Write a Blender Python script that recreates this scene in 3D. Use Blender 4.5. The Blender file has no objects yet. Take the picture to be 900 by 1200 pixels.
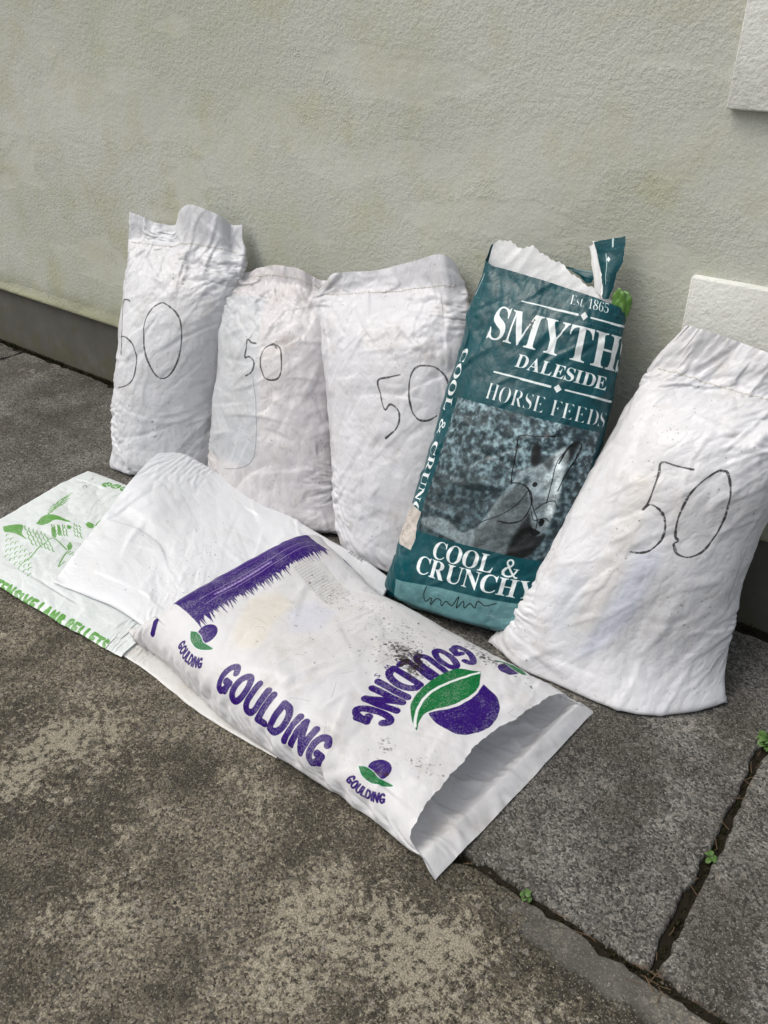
# Feed sacks against a rendered wall.  X runs along the wall, the wall face is y = 0, z is up, metres.
import bpy, bmesh, math, random
import numpy as np
from mathutils import Matrix, Vector

scene = bpy.context.scene
COL = scene.collection

# ------------------------------------------------------------------ camera
cam_data = bpy.data.cameras.new("camera")
cam_data.sensor_fit = 'VERTICAL'
cam_data.sensor_height = 36.0
cam_data.lens = 30.0
cam_data.clip_start = 0.02
cam_data.clip_end = 400.0
cam = bpy.data.objects.new("camera", cam_data)
COL.objects.link(cam)
_r = Vector((0.79647285, 0.60465386, 0.00497138))
_u = Vector((-0.32085465, 0.4156446, 0.85105339))
_f = Vector((-0.51252639, 0.679436, -0.52505564))
cam.matrix_world = Matrix(((_r.x, _u.x, -_f.x, 0.0), (_r.y, _u.y, -_f.y, -1.80154578), (_r.z, _u.z, -_f.z, 1.3), (0, 0, 0, 1)))
scene.camera = cam

# ------------------------------------------------------------------ overcast sky and soft sun
SUN_EL, SUN_AZ = math.radians(55), math.radians(232)      # azimuth from +y, clockwise: behind the camera, to its left
world = bpy.data.worlds.new("World")
scene.world = world
world.use_nodes = True
wt = world.node_tree
wt.nodes.clear()
w_out = wt.nodes.new("ShaderNodeOutputWorld")
w_bg = wt.nodes.new("ShaderNodeBackground")
w_sky = wt.nodes.new("ShaderNodeTexSky")
w_hsv = wt.nodes.new("ShaderNodeHueSaturation")
w_sky.sky_type = 'NISHITA'
w_sky.sun_disc = False
w_sky.sun_elevation = SUN_EL
w_sky.sun_rotation = SUN_AZ
w_sky.dust_density = 6.0
w_sky.air_density = 1.4
w_hsv.inputs["Saturation"].default_value = 0.42
w_bg.inputs["Strength"].default_value = 0.142
wt.links.new(w_sky.outputs[0], w_hsv.inputs["Color"])
wt.links.new(w_hsv.outputs[0], w_bg.inputs["Color"])
wt.links.new(w_bg.outputs[0], w_out.inputs["Surface"])
sun_data = bpy.data.lights.new("sun", 'SUN')
sun_data.energy = 0.85
sun_data.angle = math.radians(55)
sun_data.color = (1.0, 0.985, 0.96)
sun = bpy.data.objects.new("sun", sun_data)
COL.objects.link(sun)
_sd = Vector((math.sin(SUN_AZ) * math.cos(SUN_EL), math.cos(SUN_AZ) * math.cos(SUN_EL), math.sin(SUN_EL)))
sun.rotation_euler = _sd.to_track_quat('Z', 'Y').to_euler()
scene.view_settings.view_transform = 'Standard'
scene.view_settings.look = 'None'
scene.view_settings.gamma = 1.0
scene.view_settings.use_curve_mapping = False
scene.view_settings.exposure = 0.22
scene.cycles.max_bounces = 5
scene.cycles.diffuse_bounces = 3
scene.cycles.glossy_bounces = 2
scene.cycles.transmission_bounces = 2

# ------------------------------------------------------------------ small helpers
def tag(o, label=None, cat=None, group=None, kind=None):
    if label: o["label"] = label
    if cat: o["category"] = cat
    if group: o["group"] = group
    if kind: o["kind"] = kind
    return o

def empty(name, loc=(0, 0, 0)):
    o = bpy.data.objects.new(name, None)
    o.location = loc
    o.empty_display_size = 0.05
    COL.objects.link(o)
    return o

def link_mesh(name, verts, faces, mat, parent=None, smooth=True, uvs=None):
    """verts in world space; parents here are unrotated, so the parent's location is taken off."""
    v = np.asarray(verts, dtype=np.float64).reshape(-1, 3)
    if parent is not None:
        v = v - np.array(parent_origin(parent))
    me = bpy.data.meshes.new(name)
    if isinstance(faces, np.ndarray):            # plain quads, the quick way
        n = len(faces)
        me.vertices.add(len(v)); me.vertices.foreach_set("co", v.astype(np.float32).ravel())
        me.loops.add(4 * n); me.loops.foreach_set("vertex_index", faces.astype(np.int32).ravel())
        me.polygons.add(n)
        me.polygons.foreach_set("loop_start", np.arange(0, 4 * n, 4, dtype=np.int32))
        me.update(calc_edges=True)
    else:
        me.from_pydata([tuple(p) for p in v], [], [tuple(int(i) for i in f) for f in faces])
    if uvs is not None:
        lay = me.uv_layers.new(name="UVMap")
        lay.data.foreach_set("uv", np.asarray(uvs, dtype=np.float32).ravel())
    me.update()
    if smooth:
        me.polygons.foreach_set("use_smooth", [True] * len(me.polygons))
    if mat is not None:
        me.materials.append(mat)
    o = bpy.data.objects.new(name, me)
    COL.objects.link(o)
    o.parent = parent
    return o

def parent_origin(p):
    t = Vector((0, 0, 0))
    while p is not None:
        t += p.location
        p = p.parent
    return t

def box_mesh(x0, x1, y0, y1, z0, z1, bevel=0.004, seg=2):
    bm = bmesh.new()
    bmesh.ops.create_cube(bm, size=1.0)
    for v in bm.verts:
        v.co = Vector((x0 + (v.co.x + .5) * (x1 - x0), y0 + (v.co.y + .5) * (y1 - y0), z0 + (v.co.z + .5) * (z1 - z0)))
    if bevel > 0:
        bmesh.ops.bevel(bm, geom=bm.edges[:], offset=bevel, segments=seg, affect='EDGES', profile=0.5)
    bm.verts.index_update()
    vs = [tuple(v.co) for v in bm.verts]
    fs = [[v.index for v in f.verts] for f in bm.faces]
    bm.free()
    return vs, fs

class NT:
    """Thin wrapper for writing node materials."""
    def __init__(self, name):
        self.mat = bpy.data.materials.new(name)
        self.mat.use_nodes = True
        self.t = self.mat.node_tree
        self.t.nodes.clear()
        self.out = self.n("ShaderNodeOutputMaterial")
        self.p = self.n("ShaderNodeBsdfPrincipled")
        self.l(self.p.outputs[0], self.out.inputs["Surface"])
    def n(self, typ, **kw):
        nd = self.t.nodes.new(typ)
        for k, v in kw.items():
            setattr(nd, k, v)
        return nd
    def l(self, a, b):
        self.t.links.new(a, b)
    def sock(self, s, v):
        if hasattr(v, "is_output") or isinstance(v, bpy.types.NodeSocket):
            self.l(v, s)
        elif isinstance(v, (tuple, list)) and len(v) == 3 and s.type == 'RGBA':
            s.default_value = (*v, 1.0)
        else:
            s.default_value = v
    def coords(self, which="Object", scale=(1, 1, 1), rot=(0, 0, 0), loc=(0, 0, 0)):
        tc = self.n("ShaderNodeTexCoord")
        mp = self.n("ShaderNodeMapping")
        mp.inputs["Scale"].default_value = scale
        mp.inputs["Rotation"].default_value = rot
        mp.inputs["Location"].default_value = loc
        self.l(tc.outputs[which], mp.inputs["Vector"])
        return mp.outputs[0]
    dim = '3D'
    def noise(self, vec, scale, detail=4.0, rough=0.55, dist=0.0, out="Fac"):
        nd = self.n("ShaderNodeTexNoise", noise_dimensions=self.dim)
        nd.inputs["Scale"].default_value = scale
        nd.inputs["Detail"].default_value = detail
        nd.inputs["Roughness"].default_value = rough
        nd.inputs["Distortion"].default_value = dist
        self.l(vec, nd.inputs["Vector"])
        return nd.outputs[out]
    def voro(self, vec, scale, feature='F1', out="Distance", rand=1.0):
        nd = self.n("ShaderNodeTexVoronoi", feature=feature, voronoi_dimensions=self.dim)
        nd.inputs["Scale"].default_value = scale
        nd.inputs["Randomness"].default_value = rand
        self.l(vec, nd.inputs["Vector"])
        return nd.outputs[out]
    def ramp(self, fac, stops, interp='LINEAR'):
        nd = self.n("ShaderNodeValToRGB")
        cr = nd.color_ramp
        cr.interpolation = interp
        while len(cr.elements) < len(stops):
            cr.elements.new(0.5)
        for e, (p, c) in zip(cr.elements, stops):
            e.position = p
            e.color = (*c, 1.0) if isinstance(c, (tuple, list)) else (c, c, c, 1.0)
        self.l(fac, nd.inputs[0])
        return nd.outputs[0]
    def step(self, x, a, b):
        nd = self.n("ShaderNodeMapRange")
        nd.interpolation_type = 'SMOOTHSTEP'
        nd.inputs[1].default_value = a
        nd.inputs[2].default_value = b
        nd.inputs[3].default_value = 0.0
        nd.inputs[4].default_value = 1.0
        self.l(x, nd.inputs[0])
        return nd.outputs[0]
    def math(self, op, a, b=0.0, c=None, clamp=False):
        nd = self.n("ShaderNodeMath", operation=op)
        nd.use_clamp = clamp
        self.sock(nd.inputs[0], a)
        self.sock(nd.inputs[1], b)
        if c is not None:
            self.sock(nd.inputs[2], c)
        return nd.outputs[0]
    def mix(self, fac, a, b, mode='MIX'):
        nd = self.n("ShaderNodeMixRGB", blend_type=mode)
        self.sock(nd.inputs[0], fac)
        self.sock(nd.inputs[1], a)
        self.sock(nd.inputs[2], b)
        return nd.outputs[0]
    def wallplane(self, vec):
        """(along, up) coordinates for a wall: cheaper two-dimensional noise that also turns the corner."""
        x, y, z = self.xyz(vec)
        c = self.n("ShaderNodeCombineXYZ")
        self.l(self.math('SUBTRACT', x, y), c.inputs[0]); self.l(z, c.inputs[1])
        return c.outputs[0]
    def scaled(self, vec, scale, loc=(0, 0, 0)):
        mp = self.n("ShaderNodeMapping")
        mp.inputs["Scale"].default_value = scale; mp.inputs["Location"].default_value = loc
        self.l(vec, mp.inputs["Vector"])
        return mp.outputs[0]
    def xyz(self, vec):
        nd = self.n("ShaderNodeSeparateXYZ")
        self.l(vec, nd.inputs[0])
        return nd.outputs
    def bump(self, height, strength, dist, normal=None):
        nd = self.n("ShaderNodeBump")
        nd.inputs["Strength"].default_value = strength
        nd.inputs["Distance"].default_value = dist
        self.l(height, nd.inputs["Height"])
        if normal is not None:
            self.l(normal, nd.inputs["Normal"])
        return nd.outputs[0]
    def finish(self, color, rough, normal=None, spec=0.5):
        self.sock(self.p.inputs["Base Color"], color)
        self.sock(self.p.inputs["Roughness"], rough)
        self.p.inputs["Specular IOR Level"].default_value = spec
        if normal is not None:
            self.l(normal, self.p.inputs["Normal"])
        return self.mat

def simple_mat(name, col, rough=0.6, spec=0.4, var=0.25, scale=60.0):
    m = NT(name)
    n1 = m.noise(m.coords("Object"), scale, 3.0)
    c = m.mix(m.math('MULTIPLY', n1, var), col, tuple(0.45 * x for x in col))
    return m.finish(c, rough, m.bump(n1, 0.25, 0.002), spec)
# ================================================================== THE WALL
def mat_render():
    m = NT("wall_render"); m.dim = '2D'
    o3 = m.coords("Object")
    x, y, z = m.xyz(o3)
    g = m.wallplane(o3)
    big = m.noise(g, 0.9, 3.0, 0.5)
    med = m.noise(g, 6.0, 5.0, 0.6)
    col = m.mix(m.step(big, 0.34, 0.68), (0.455, 0.468, 0.408), (0.515, 0.525, 0.475))
    # algae: greener low on the wall and in soft vertical drifts
    streak = m.noise(m.scaled(g, (7.0, 1.6, 1)), 1.0, 5.0, 0.6)
    low = m.math('SUBTRACT', 1.0, m.step(z, 0.28, 1.25))
    alg = m.math('MULTIPLY', m.step(m.math('ADD', streak, m.math('MULTIPLY', low, 0.16)), 0.50, 0.95), 0.40)
    col = m.mix(alg, col, (0.39, 0.40, 0.27))
    left = m.math('SUBTRACT', 1.0, m.step(x, -2.9, -1.3))
    gr = m.math('MULTIPLY', m.math('MULTIPLY', left, low), m.step(med, 0.35, 0.62))
    col = m.mix(m.math('MULTIPLY', gr, 0.45), col, (0.36, 0.375, 0.235))
    # a band of algae just over the drip bead and patches of it under the corner stones
    base = m.math('SUBTRACT', 1.0, m.step(m.math('ADD', z, m.math('MULTIPLY', med, 0.10)), 0.29, 0.40))
    col = m.mix(m.math('MULTIPLY', base, 0.72), col, (0.20, 0.205, 0.11))
    q = m.math('MULTIPLY', m.step(x, -1.0, -0.6), m.step(m.noise(g, 6.5, 5.0, 0.6), 0.45, 0.75))
    col = m.mix(m.math('MULTIPLY', q, 0.45), col, (0.42, 0.42, 0.27))
    # washed, smoother, paler trowel patches
    patch = m.step(m.noise(m.scaled(g, (1.0, 2.6, 1), (3.1, 0.7, 0)), 2.3, 3.0, 0.5), 0.58, 0.68)
    col = m.mix(m.math('MULTIPLY', patch, 0.22), col, (0.60, 0.605, 0.55))
    # long band where the coat was floated smooth, just over the sacks, and dark scratchy weeps
    bz = m.math('ADD', z, m.math('MULTIPLY', m.noise(m.scaled(g, (2.2, 2.2, 1)), 1.0, 4.0, .6), .5))
    band = m.math('MULTIPLY', m.step(bz, 1.12, 1.17), m.math('SUBTRACT', 1.0, m.step(bz, 1.24, 1.30)))
    patch = m.math('MAXIMUM', patch, m.math('MULTIPLY', band, .8))
    col = m.mix(m.math('MULTIPLY', band, 0.16), col, (0.60, 0.61, 0.56))
    weep = m.math('MULTIPLY', m.step(m.noise(m.scaled(g, (60.0, 9.0, 1)), 1.0, 3.0, .6), .70, .80), low)
    col = m.mix(m.math('MULTIPLY', weep, .45), col, (0.16, 0.16, 0.10))
    # grime sitting in the hollows, hairline cracks
    grain = m.noise(g, 210.0, 3.0, 0.65)
    lump = m.noise(g, 85.0, 3.0, 0.6)
    col = m.mix(m.math('MULTIPLY', m.step(grain, 0.60, 0.30), 0.16), col, (0.2, 0.2, 0.14))
    wob = m.n("ShaderNodeVectorMath", operation='ADD')
    m.l(m.scaled(g, (1, 1.5, 1)), wob.inputs[0])
    wn = m.noise(g, 9.0, 4.0, 0.6, out="Color")
    sc = m.n("ShaderNodeVectorMath", operation='SCALE'); sc.inputs[3].default_value = 0.22
    m.l(wn, sc.inputs[0]); m.l(sc.outputs[0], wob.inputs[1])
    edge = m.voro(wob.outputs[0], 4.2, 'DISTANCE_TO_EDGE')
    crk = m.math('MULTIPLY', m.step(edge, 0.012, 0.002), m.step(m.noise(g, 2.3, 3.0, 0.5), 0.57, 0.66))
    col = m.mix(m.math('MULTIPLY', crk, 0.20), col, (0.15, 0.15, 0.1))
    hgt = m.math('ADD', m.math('MULTIPLY', lump, 0.9), m.math('MULTIPLY', grain, 0.45))
    hgt = m.math('SUBTRACT', hgt, m.math('MULTIPLY', crk, 0.45))
    hgt = m.math('MULTIPLY', hgt, m.math('SUBTRACT', 1.0, m.math('MULTIPLY', patch, 0.55)))
    hgt = m.math('ADD', hgt, m.math('MULTIPLY', m.noise(g, 11.0, 4.0, 0.6), 1.1))
    return m.finish(col, 0.9, m.bump(hgt, 0.50, 0.005), 0.25)

def mat_quoin():
    m = NT("quoin_paint"); m.dim = '2D'
    g = m.wallplane(m.coords("Object"))
    col = m.mix(m.step(m.noise(g, 5.0, 5.0, 0.6), 0.4, 0.75), (0.63, 0.64, 0.605), (0.56, 0.565, 0.52))
    col = m.mix(m.math('MULTIPLY', m.step(m.noise(g, 34.0, 3.0, 0.5), 0.66, 0.74), 0.35), col, (0.3, 0.3, 0.22))
    h = m.math('ADD', m.noise(g, 70.0, 4.0, 0.6), m.math('MULTIPLY', m.noise(g, 170.0, 2.0), 0.4))
    return m.finish(col, 0.8, m.bump(h, 0.6, 0.004), 0.3)

def mat_plinth():
    m = NT("plinth_paint"); m.dim = '2D'
    o3 = m.coords("Object")
    x, y, z = m.xyz(o3)
    g = m.wallplane(o3)
    n1 = m.noise(g, 4.0, 5.0, 0.6)
    col = m.mix(m.step(n1, 0.35, 0.7), (0.088, 0.086, 0.076), (0.112, 0.108, 0.095))
    low = m.math('SUBTRACT', 1.0, m.step(z, 0.0, 0.16))
    mos = m.step(m.math('ADD', m.noise(g, 11.0, 5.0, 0.65), m.math('MULTIPLY', low, 0.22)), 0.56, 0.80)
    col = m.mix(m.math('MULTIPLY', mos, 0.6), col, (0.085, 0.085, 0.045))
    col = m.mix(m.math('MULTIPLY', m.step(m.noise(m.scaled(g, (14, 1.0, 1)), 1.0, 4.0), 0.55, 0.75), 0.3), col, (0.07, 0.07, 0.05))
    h = m.math('ADD', m.noise(g, 30.0, 3.0, 0.5), m.math('MULTIPLY', m.noise(g, 120.0, 2.0), 0.35))
    return m.finish(col, 0.75, m.bump(h, 0.35, 0.003), 0.3)

M_RENDER, M_QUOIN, M_PLINTH = mat_render(), mat_quoin(), mat_plinth()
PLZ = 0.241
house = tag(empty("house_wall", (-3.5, 0.15, 0)), "grey-green roughcast house wall with dark plinth and raised white corner stones", "wall")

def wall_sheet():
    """Rendered face as a fine sheet with a slight unevenness of the trowelled coat, returning round the corner."""
    xs = np.arange(-8.0, 0.0001, 0.04)
    zs = np.arange(PLZ, 2.9, 0.04)
    rng = np.random.default_rng(5)
    V = []
    ph = rng.uniform(0, 6.28, (14, 3)); kx = rng.uniform(1, 14, 14); kz = rng.uniform(1, 14, 14)
    for zz in zs:
        d = sum(0.0011 * np.cos(kx[i] * xs + ph[i, 0]) * np.cos(kz[i] * zz + ph[i, 1]) for i in range(14))
        V += [(x, -max(0.0, 0.001 + dd), zz) for x, dd in zip(xs, d)]
    nx, nz = len(xs), len(zs)
    F = [(r * nx + c, r * nx + c + 1, (r + 1) * nx + c + 1, (r + 1) * nx + c) for r in range(nz - 1) for c in range(nx - 1)]
    k = len(V)
    # top, back and return faces to make it a solid wall
    z0, z1 = zs[0], zs[-1]
    V += [(0, 0, z0), (0, 0, z1), (0, 5, z0), (0, 5, z1), (-8, 0, z1), (-8, 5, z1)]
    F += [(k, k + 2, k + 3, k + 1), (k + 1, k + 3, k + 5, k + 4)]
    return V, F
v, f = wall_sheet()
link_mesh("render_coat", v, f, M_RENDER, house)
v, f = box_mesh(-8.0, -0.012, 0.012, 5.0, -0.25, PLZ, 0.0)
link_mesh("plinth", v, f, M_PLINTH, house, smooth=False)

def drip_bead():
    """Bell-cast bead: the render swells out and ends in a rounded lip over the plinth."""
    prof = [(-0.0005, 0.285), (-0.002, 0.275), (-0.005, 0.263), (-0.0085, 0.254), (-0.0100, 0.248), (-0.009, 0.2425), (-0.005, 0.239), (0.0, 0.238), (0.013, 0.2385)]
    xs = np.arange(-8.0, 0.001, 0.02)
    rng = np.random.default_rng(8)
    w = np.convolve(rng.normal(0, 1, len(xs) + 20), np.ones(9) / 9, 'same')[10:-10]
    V = []
    for i, x in enumerate(xs):
        for (py, pz) in prof:
            V.append((x, py - 0.0014 - (0.0016 * w[i] if py < -0.003 else 0), pz + 0.0013 * w[i]))
    n = len(prof)
    F = [(i * n + j, (i + 1) * n + j, (i + 1) * n + j + 1, i * n + j + 1) for i in range(len(xs) - 1) for j in range(n - 1)]
    return V, F
v, f = drip_bead()
link_mesh("drip_bead", v, f, M_RENDER, house)

for (x0, z0, z1) in ((-0.55, 1.107, 1.418), (-0.553, 0.482, 0.793), (-0.55, 1.735, 2.046), (-0.30, 0.797, 1.103), (-0.30, 1.422, 1.731), (-0.30, 0.302, 0.478)):
    v, f = box_mesh(x0, 0.022, -0.022, 0.30, z0, z1, 0.004)
    link_mesh("quoin", v, f, M_QUOIN, house)

# ================================================================== THE PAVEMENT
def mat_concrete(name, dark, light, lichen, lich_lo, brown, seed, edge=None):
    m = NT(name); m.dim = '2D'
    g = m.coords("Object", loc=(seed, seed * .7, 0))
    big = m.noise(g, 1.9, 5.0, 0.6)
    med = m.noise(g, 9.0, 5.0, 0.65)
    col = m.mix(m.step(m.math('ADD', m.math('MULTIPLY', big, 0.6), m.math('MULTIPLY', med, 0.4)), 0.36, 0.66), dark, light)
    # exposed aggregate: each stone its own tone
    ag = m.n("ShaderNodeTexVoronoi", voronoi_dimensions='2D'); ag.inputs["Scale"].default_value = 240.0; m.l(g, ag.inputs["Vector"])
    tone = m.xyz(ag.outputs["Color"])[0]
    col = m.mix(0.9, col, m.ramp(tone, [(0.0, 0.08), (0.25, 0.32), (0.6, 0.55), (0.84, 0.82), (1.0, 1.0)]), 'OVERLAY')
    ag2 = m.n("ShaderNodeTexVoronoi", voronoi_dimensions='2D'); ag2.inputs["Scale"].default_value = 95.0; m.l(g, ag2.inputs["Vector"])
    t2 = m.xyz(ag2.outputs["Color"])
    stone = m.math('MULTIPLY', m.step(t2[1], 0.81, 0.84), m.step(ag2.outputs["Distance"], 0.62, 0.40))
    col = m.mix(m.math('MULTIPLY', stone, 0.65), col, m.ramp(t2[2], [(0.0, (0.035, 0.034, 0.032)), (0.6, (0.10, 0.09, 0.075)), (1.0, (0.25, 0.23, 0.2))]))
    # damp brown-black growth and pale lichen
    gro = m.step(m.noise(g, 4.2, 7.0, 0.72), 0.46, 0.62)
    col = m.mix(m.math('MULTIPLY', gro, brown), col, (0.030, 0.026, 0.018))
    li = m.noise(g, 62.0, 7.0, 0.80)
    li2 = m.noise(g, 3.1, 4.0, 0.6)
    lmask = m.step(m.math('ADD', li, m.math('MULTIPLY', m.math('SUBTRACT', li2, 0.5), 0.85)), lich_lo - .02, lich_lo + 0.07)
    col = m.mix(m.math('MULTIPLY', lmask, 0.66), col, lichen)
    sand = m.noise(g, 330.0, 2.0, 0.7)
    col = m.mix(0.8, col, m.ramp(sand, [(0.30, 0.22), (0.5, 0.5), (0.70, 0.80)]), 'OVERLAY')
    pale = m.step(m.noise(g, 260.0, 2.0, 0.6), 0.645, 0.70)
    col = m.mix(m.math('MULTIPLY', pale, 0.65), col, (0.32, 0.30, 0.26))
    h = m.math('ADD', m.math('MULTIPLY', m.noise(g, 160.0, 4.0, 0.7), 1.0), m.math('MULTIPLY', ag.outputs["Distance"], -0.5))
    h = m.math('ADD', h, m.math('MULTIPLY', m.noise(g, 30.0, 3.0, 0.6), 0.9))
    rough = 0.88
    if edge is not None:           # smooth trowelled margin along one edge of the slab
        wob = m.math('MULTIPLY', m.math('SUBTRACT', m.noise(m.coords("Object"), 16.0, 4.0, 0.6), 0.5), 0.05)
        ox, oy, oz = m.xyz(m.coords("Object"))
        tr = m.math('MULTIPLY', m.step(m.math('ADD', oy, wob), edge - 0.004, edge + 0.006), m.step(m.math('ADD', ox, m.math('MULTIPLY', wob, 3.0)), -0.36, -0.30))
        col = m.mix(m.math('MULTIPLY', tr, 0.34), col, m.mix(med, (0.10, 0.098, 0.090), (0.20, 0.195, 0.18)))
        h = m.math('MULTIPLY', h, m.math('SUBTRACT', 1.0, m.math('MULTIPLY', tr, 0.8)))
    return m.finish(col, rough, m.bump(h, 0.5, 0.005), 0.3)

M_SLAB = mat_concrete("concrete_grey", (0.062, 0.058, 0.051), (0.130, 0.125, 0.113), (0.30, 0.28, 0.24), 0.70, 0.50, 1.3)
M_SLAB_OLD = mat_concrete("concrete_lichened", (0.052, 0.045, 0.031), (0.135, 0.118, 0.088), (0.34, 0.305, 0.23), 0.60, 0.72, 4.7, edge=-1.018)
M_SOIL = simple_mat("joint_soil", (0.022, 0.018, 0.012), 0.95, 0.1, 0.8, 90.0)

def slab(x0, x1, y0, y1, mat, parent, seed, rough=0.003):
    rng = np.random.default_rng(seed)
    def side(a, b):
        L = math.hypot(b[0] - a[0], b[1] - a[1]); n = max(4, int(L / 0.012))
        t = np.arange(n) / n
        return [(a[0] + (b[0] - a[0]) * s, a[1] + (b[1] - a[1]) * s) for s in t]
    cs = [(x0, y0), (x1, y0), (x1, y1), (x0, y1)]
    P = np.array(sum((side(cs[i], cs[(i + 1) % 4]) for i in range(4)), []))
    n = len(P)
    def sm(k):
        w = rng.normal(0, 1, n); ker = np.ones(k) / k
        return np.convolve(np.concatenate([w[-k:], w, w[:k]]), ker, 'same')[k:-k] * math.sqrt(k)
    d = rough * (0.9 * sm(3) + 0.9 * sm(11)) - np.abs(sm(7)) ** 3 * rough * 0.28
    c = np.array([(x0 + x1) / 2, (y0 + y1) / 2])
    nrm = np.zeros_like(P)
    nrm[np.abs(P[:, 0] - x0) < 1e-6, 0] = -1; nrm[np.abs(P[:, 0] - x1) < 1e-6, 0] = 1
    nrm[np.abs(P[:, 1] - y0) < 1e-6, 1] = -1; nrm[np.abs(P[:, 1] - y1) < 1e-6, 1] = 1
    d = np.minimum(d, 0.0035)
    rings = []
    for (ins, z) in ((-0.007, 0.0), (-0.0035, -0.0010), (-0.001, -0.0045), (0.0, -0.013), (0.0, -0.09)):
        q = P + nrm * (ins + d[:, None])
        rings.append(np.column_stack([q, np.full(n, z)]))
    V = np.concatenate(rings)
    F = [list(range(n))]
    for r in range(4):
        for i in range(n):
            j = (i + 1) % n
            F.append((r * n + i, (r + 1) * n + i, (r + 1) * n + j, r * n + j))
    return link_mesh("concrete_slab", V, F, mat, parent)

pavement = tag(empty("pavement", (0, 0, 0)), "dark weathered concrete slab paving with open joints in front of the wall", kind="structure")
slab(-3.213, -0.123, -0.9475, -0.022, M_SLAB, pavement, 1)
slab(-0.111, 2.95, -0.9475, -0.022, M_SLAB, pavement, 2)
slab(-6.30, -3.223, -0.9475, -0.022, M_SLAB, pavement, 3)
slab(-2.62, 0.62, -2.40, -0.9585, M_SLAB_OLD, pavement, 4)
slab(0.634, 3.6, -2.40, -0.9585, M_SLAB_OLD, pavement, 5)
slab(-5.8, -2.634, -2.40, -0.9585, M_SLAB_OLD, pavement, 6)
slab(-2.62, 0.62, -3.9, -2.414, M_SLAB_OLD, pavement, 7)
slab(-5.8, -2.634, -3.9, -2.414, M_SLAB_OLD, pavement, 8)
slab(0.634, 3.6, -3.9, -2.414, M_SLAB_OLD, pavement, 9)

def joint_soil():
    """Crumbly soil lying in the joints, a little below the slab tops."""
    rng = np.random.default_rng(12)
    V, F = [], []
    def strip(a, b, w, z):
        L = math.hypot(b[0] - a[0], b[1] - a[1]); n = int(L / 0.006)
        tx, ty = (b[0] - a[0]) / L, (b[1] - a[1]) / L
        k0 = len(V); m_ = 6
        for i in range(n + 1):
            for j in range(m_):
                s = (j / (m_ - 1) - .5) * w
                V.append((a[0] + tx * L * i / n - ty * s, a[1] + ty * L * i / n + tx * s, z + rng.uniform(-.003, .003)))
        for i in range(n):
            for j in range(m_ - 1):
                q = k0 + i * m_ + j
                F.append((q, q + m_, q + m_ + 1, q + 1))
    strip((-6.2, -0.952), (3.5, -0.952), 0.034, -0.010)
    strip((-0.117, -0.96), (-0.117, -0.02), 0.036, -0.0105)
    strip((-3.2195, -0.96), (-3.2195, -0.02), 0.03, -0.012)
    strip((-6.2, -0.008), (2.9, -0.008), 0.044, -0.007)
    return V, F
v, f = joint_soil()
tag(link_mesh("joint_soil", v, f, M_SOIL, pavement), kind="stuff")

M_GROUND = mat_concrete("yard_ground", (0.05, 0.047, 0.04), (0.10, 0.095, 0.085), (0.2, 0.19, 0.16), 0.66, 0.5, 9.1)
g = 150.0
tag(link_mesh("ground", [(-g, -g, -0.06), (g, -g, -0.06), (g, g, -0.06), (-g, g, -0.06)], [(0, 1, 2, 3)], M_GROUND), kind="structure")
# ================================================================== CLOTH: sacks as tubes of film, relaxed with a small position-based solver
HM_X0, HM_Y0, HM_D = -2.6, -1.5, 0.008
HMAP = np.zeros((int(1.6 / HM_D), int(2.8 / HM_D)), dtype=np.float32)        # height of whatever already lies on the pavement

def hm_sample(x, y):
    i = np.clip(((y - HM_Y0) / HM_D).astype(int), 0, HMAP.shape[0] - 1)
    j = np.clip(((x - HM_X0) / HM_D).astype(int), 0, HMAP.shape[1] - 1)
    return HMAP[i, j]

def hm_add(P):
    i = ((P[..., 1] - HM_Y0) / HM_D).astype(int).ravel()
    j = ((P[..., 0] - HM_X0) / HM_D).astype(int).ravel()
    ok = (i >= 0) & (i < HMAP.shape[0]) & (j >= 0) & (j < HMAP.shape[1])
    np.maximum.at(HMAP, (i[ok], j[ok]), P[..., 2].ravel()[ok])
    for _ in range(2):          # close pinholes between samples
        h = HMAP
        nb = np.minimum(np.maximum(np.roll(h, 1, 0), np.roll(h, -1, 0)), np.maximum(np.roll(h, 1, 1), np.roll(h, -1, 1)))
        HMAP[:] = np.maximum(h, nb)

def smooth1(a, k):
    """Moving average down axis 0 that keeps the end values (odd reflection)."""
    if k < 1: return a
    top = 2 * a[0] - a[1:k + 1][::-1]
    bot = 2 * a[-1] - a[-k - 1:-1][::-1]
    b = np.concatenate([top, a, bot])
    c = np.cumsum(np.concatenate([np.zeros_like(b[:1]), b]), axis=0)
    w = 2 * k + 1
    return (c[w:] - c[:-w]) / w

def waves(rng, U, V, n, ku, kv, amp):
    """Smooth noise, periodic in U (0..1)."""
    out = np.zeros(np.broadcast(U, V).shape, dtype=np.float32)
    for _ in range(n):
        a = int(rng.integers(-ku, ku + 1)); b = rng.uniform(-kv, kv)
        out += np.cos(2 * np.pi * (a * U + b * V) + rng.uniform(0, 6.283)).astype(np.float32)
    return out * amp / math.sqrt(n)

def lerp_table(tab, s):
    tab = np.asarray(tab, dtype=float)
    return np.stack([np.interp(s, tab[:, 0], tab[:, k]) for k in range(1, tab.shape[1])], -1)

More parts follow.
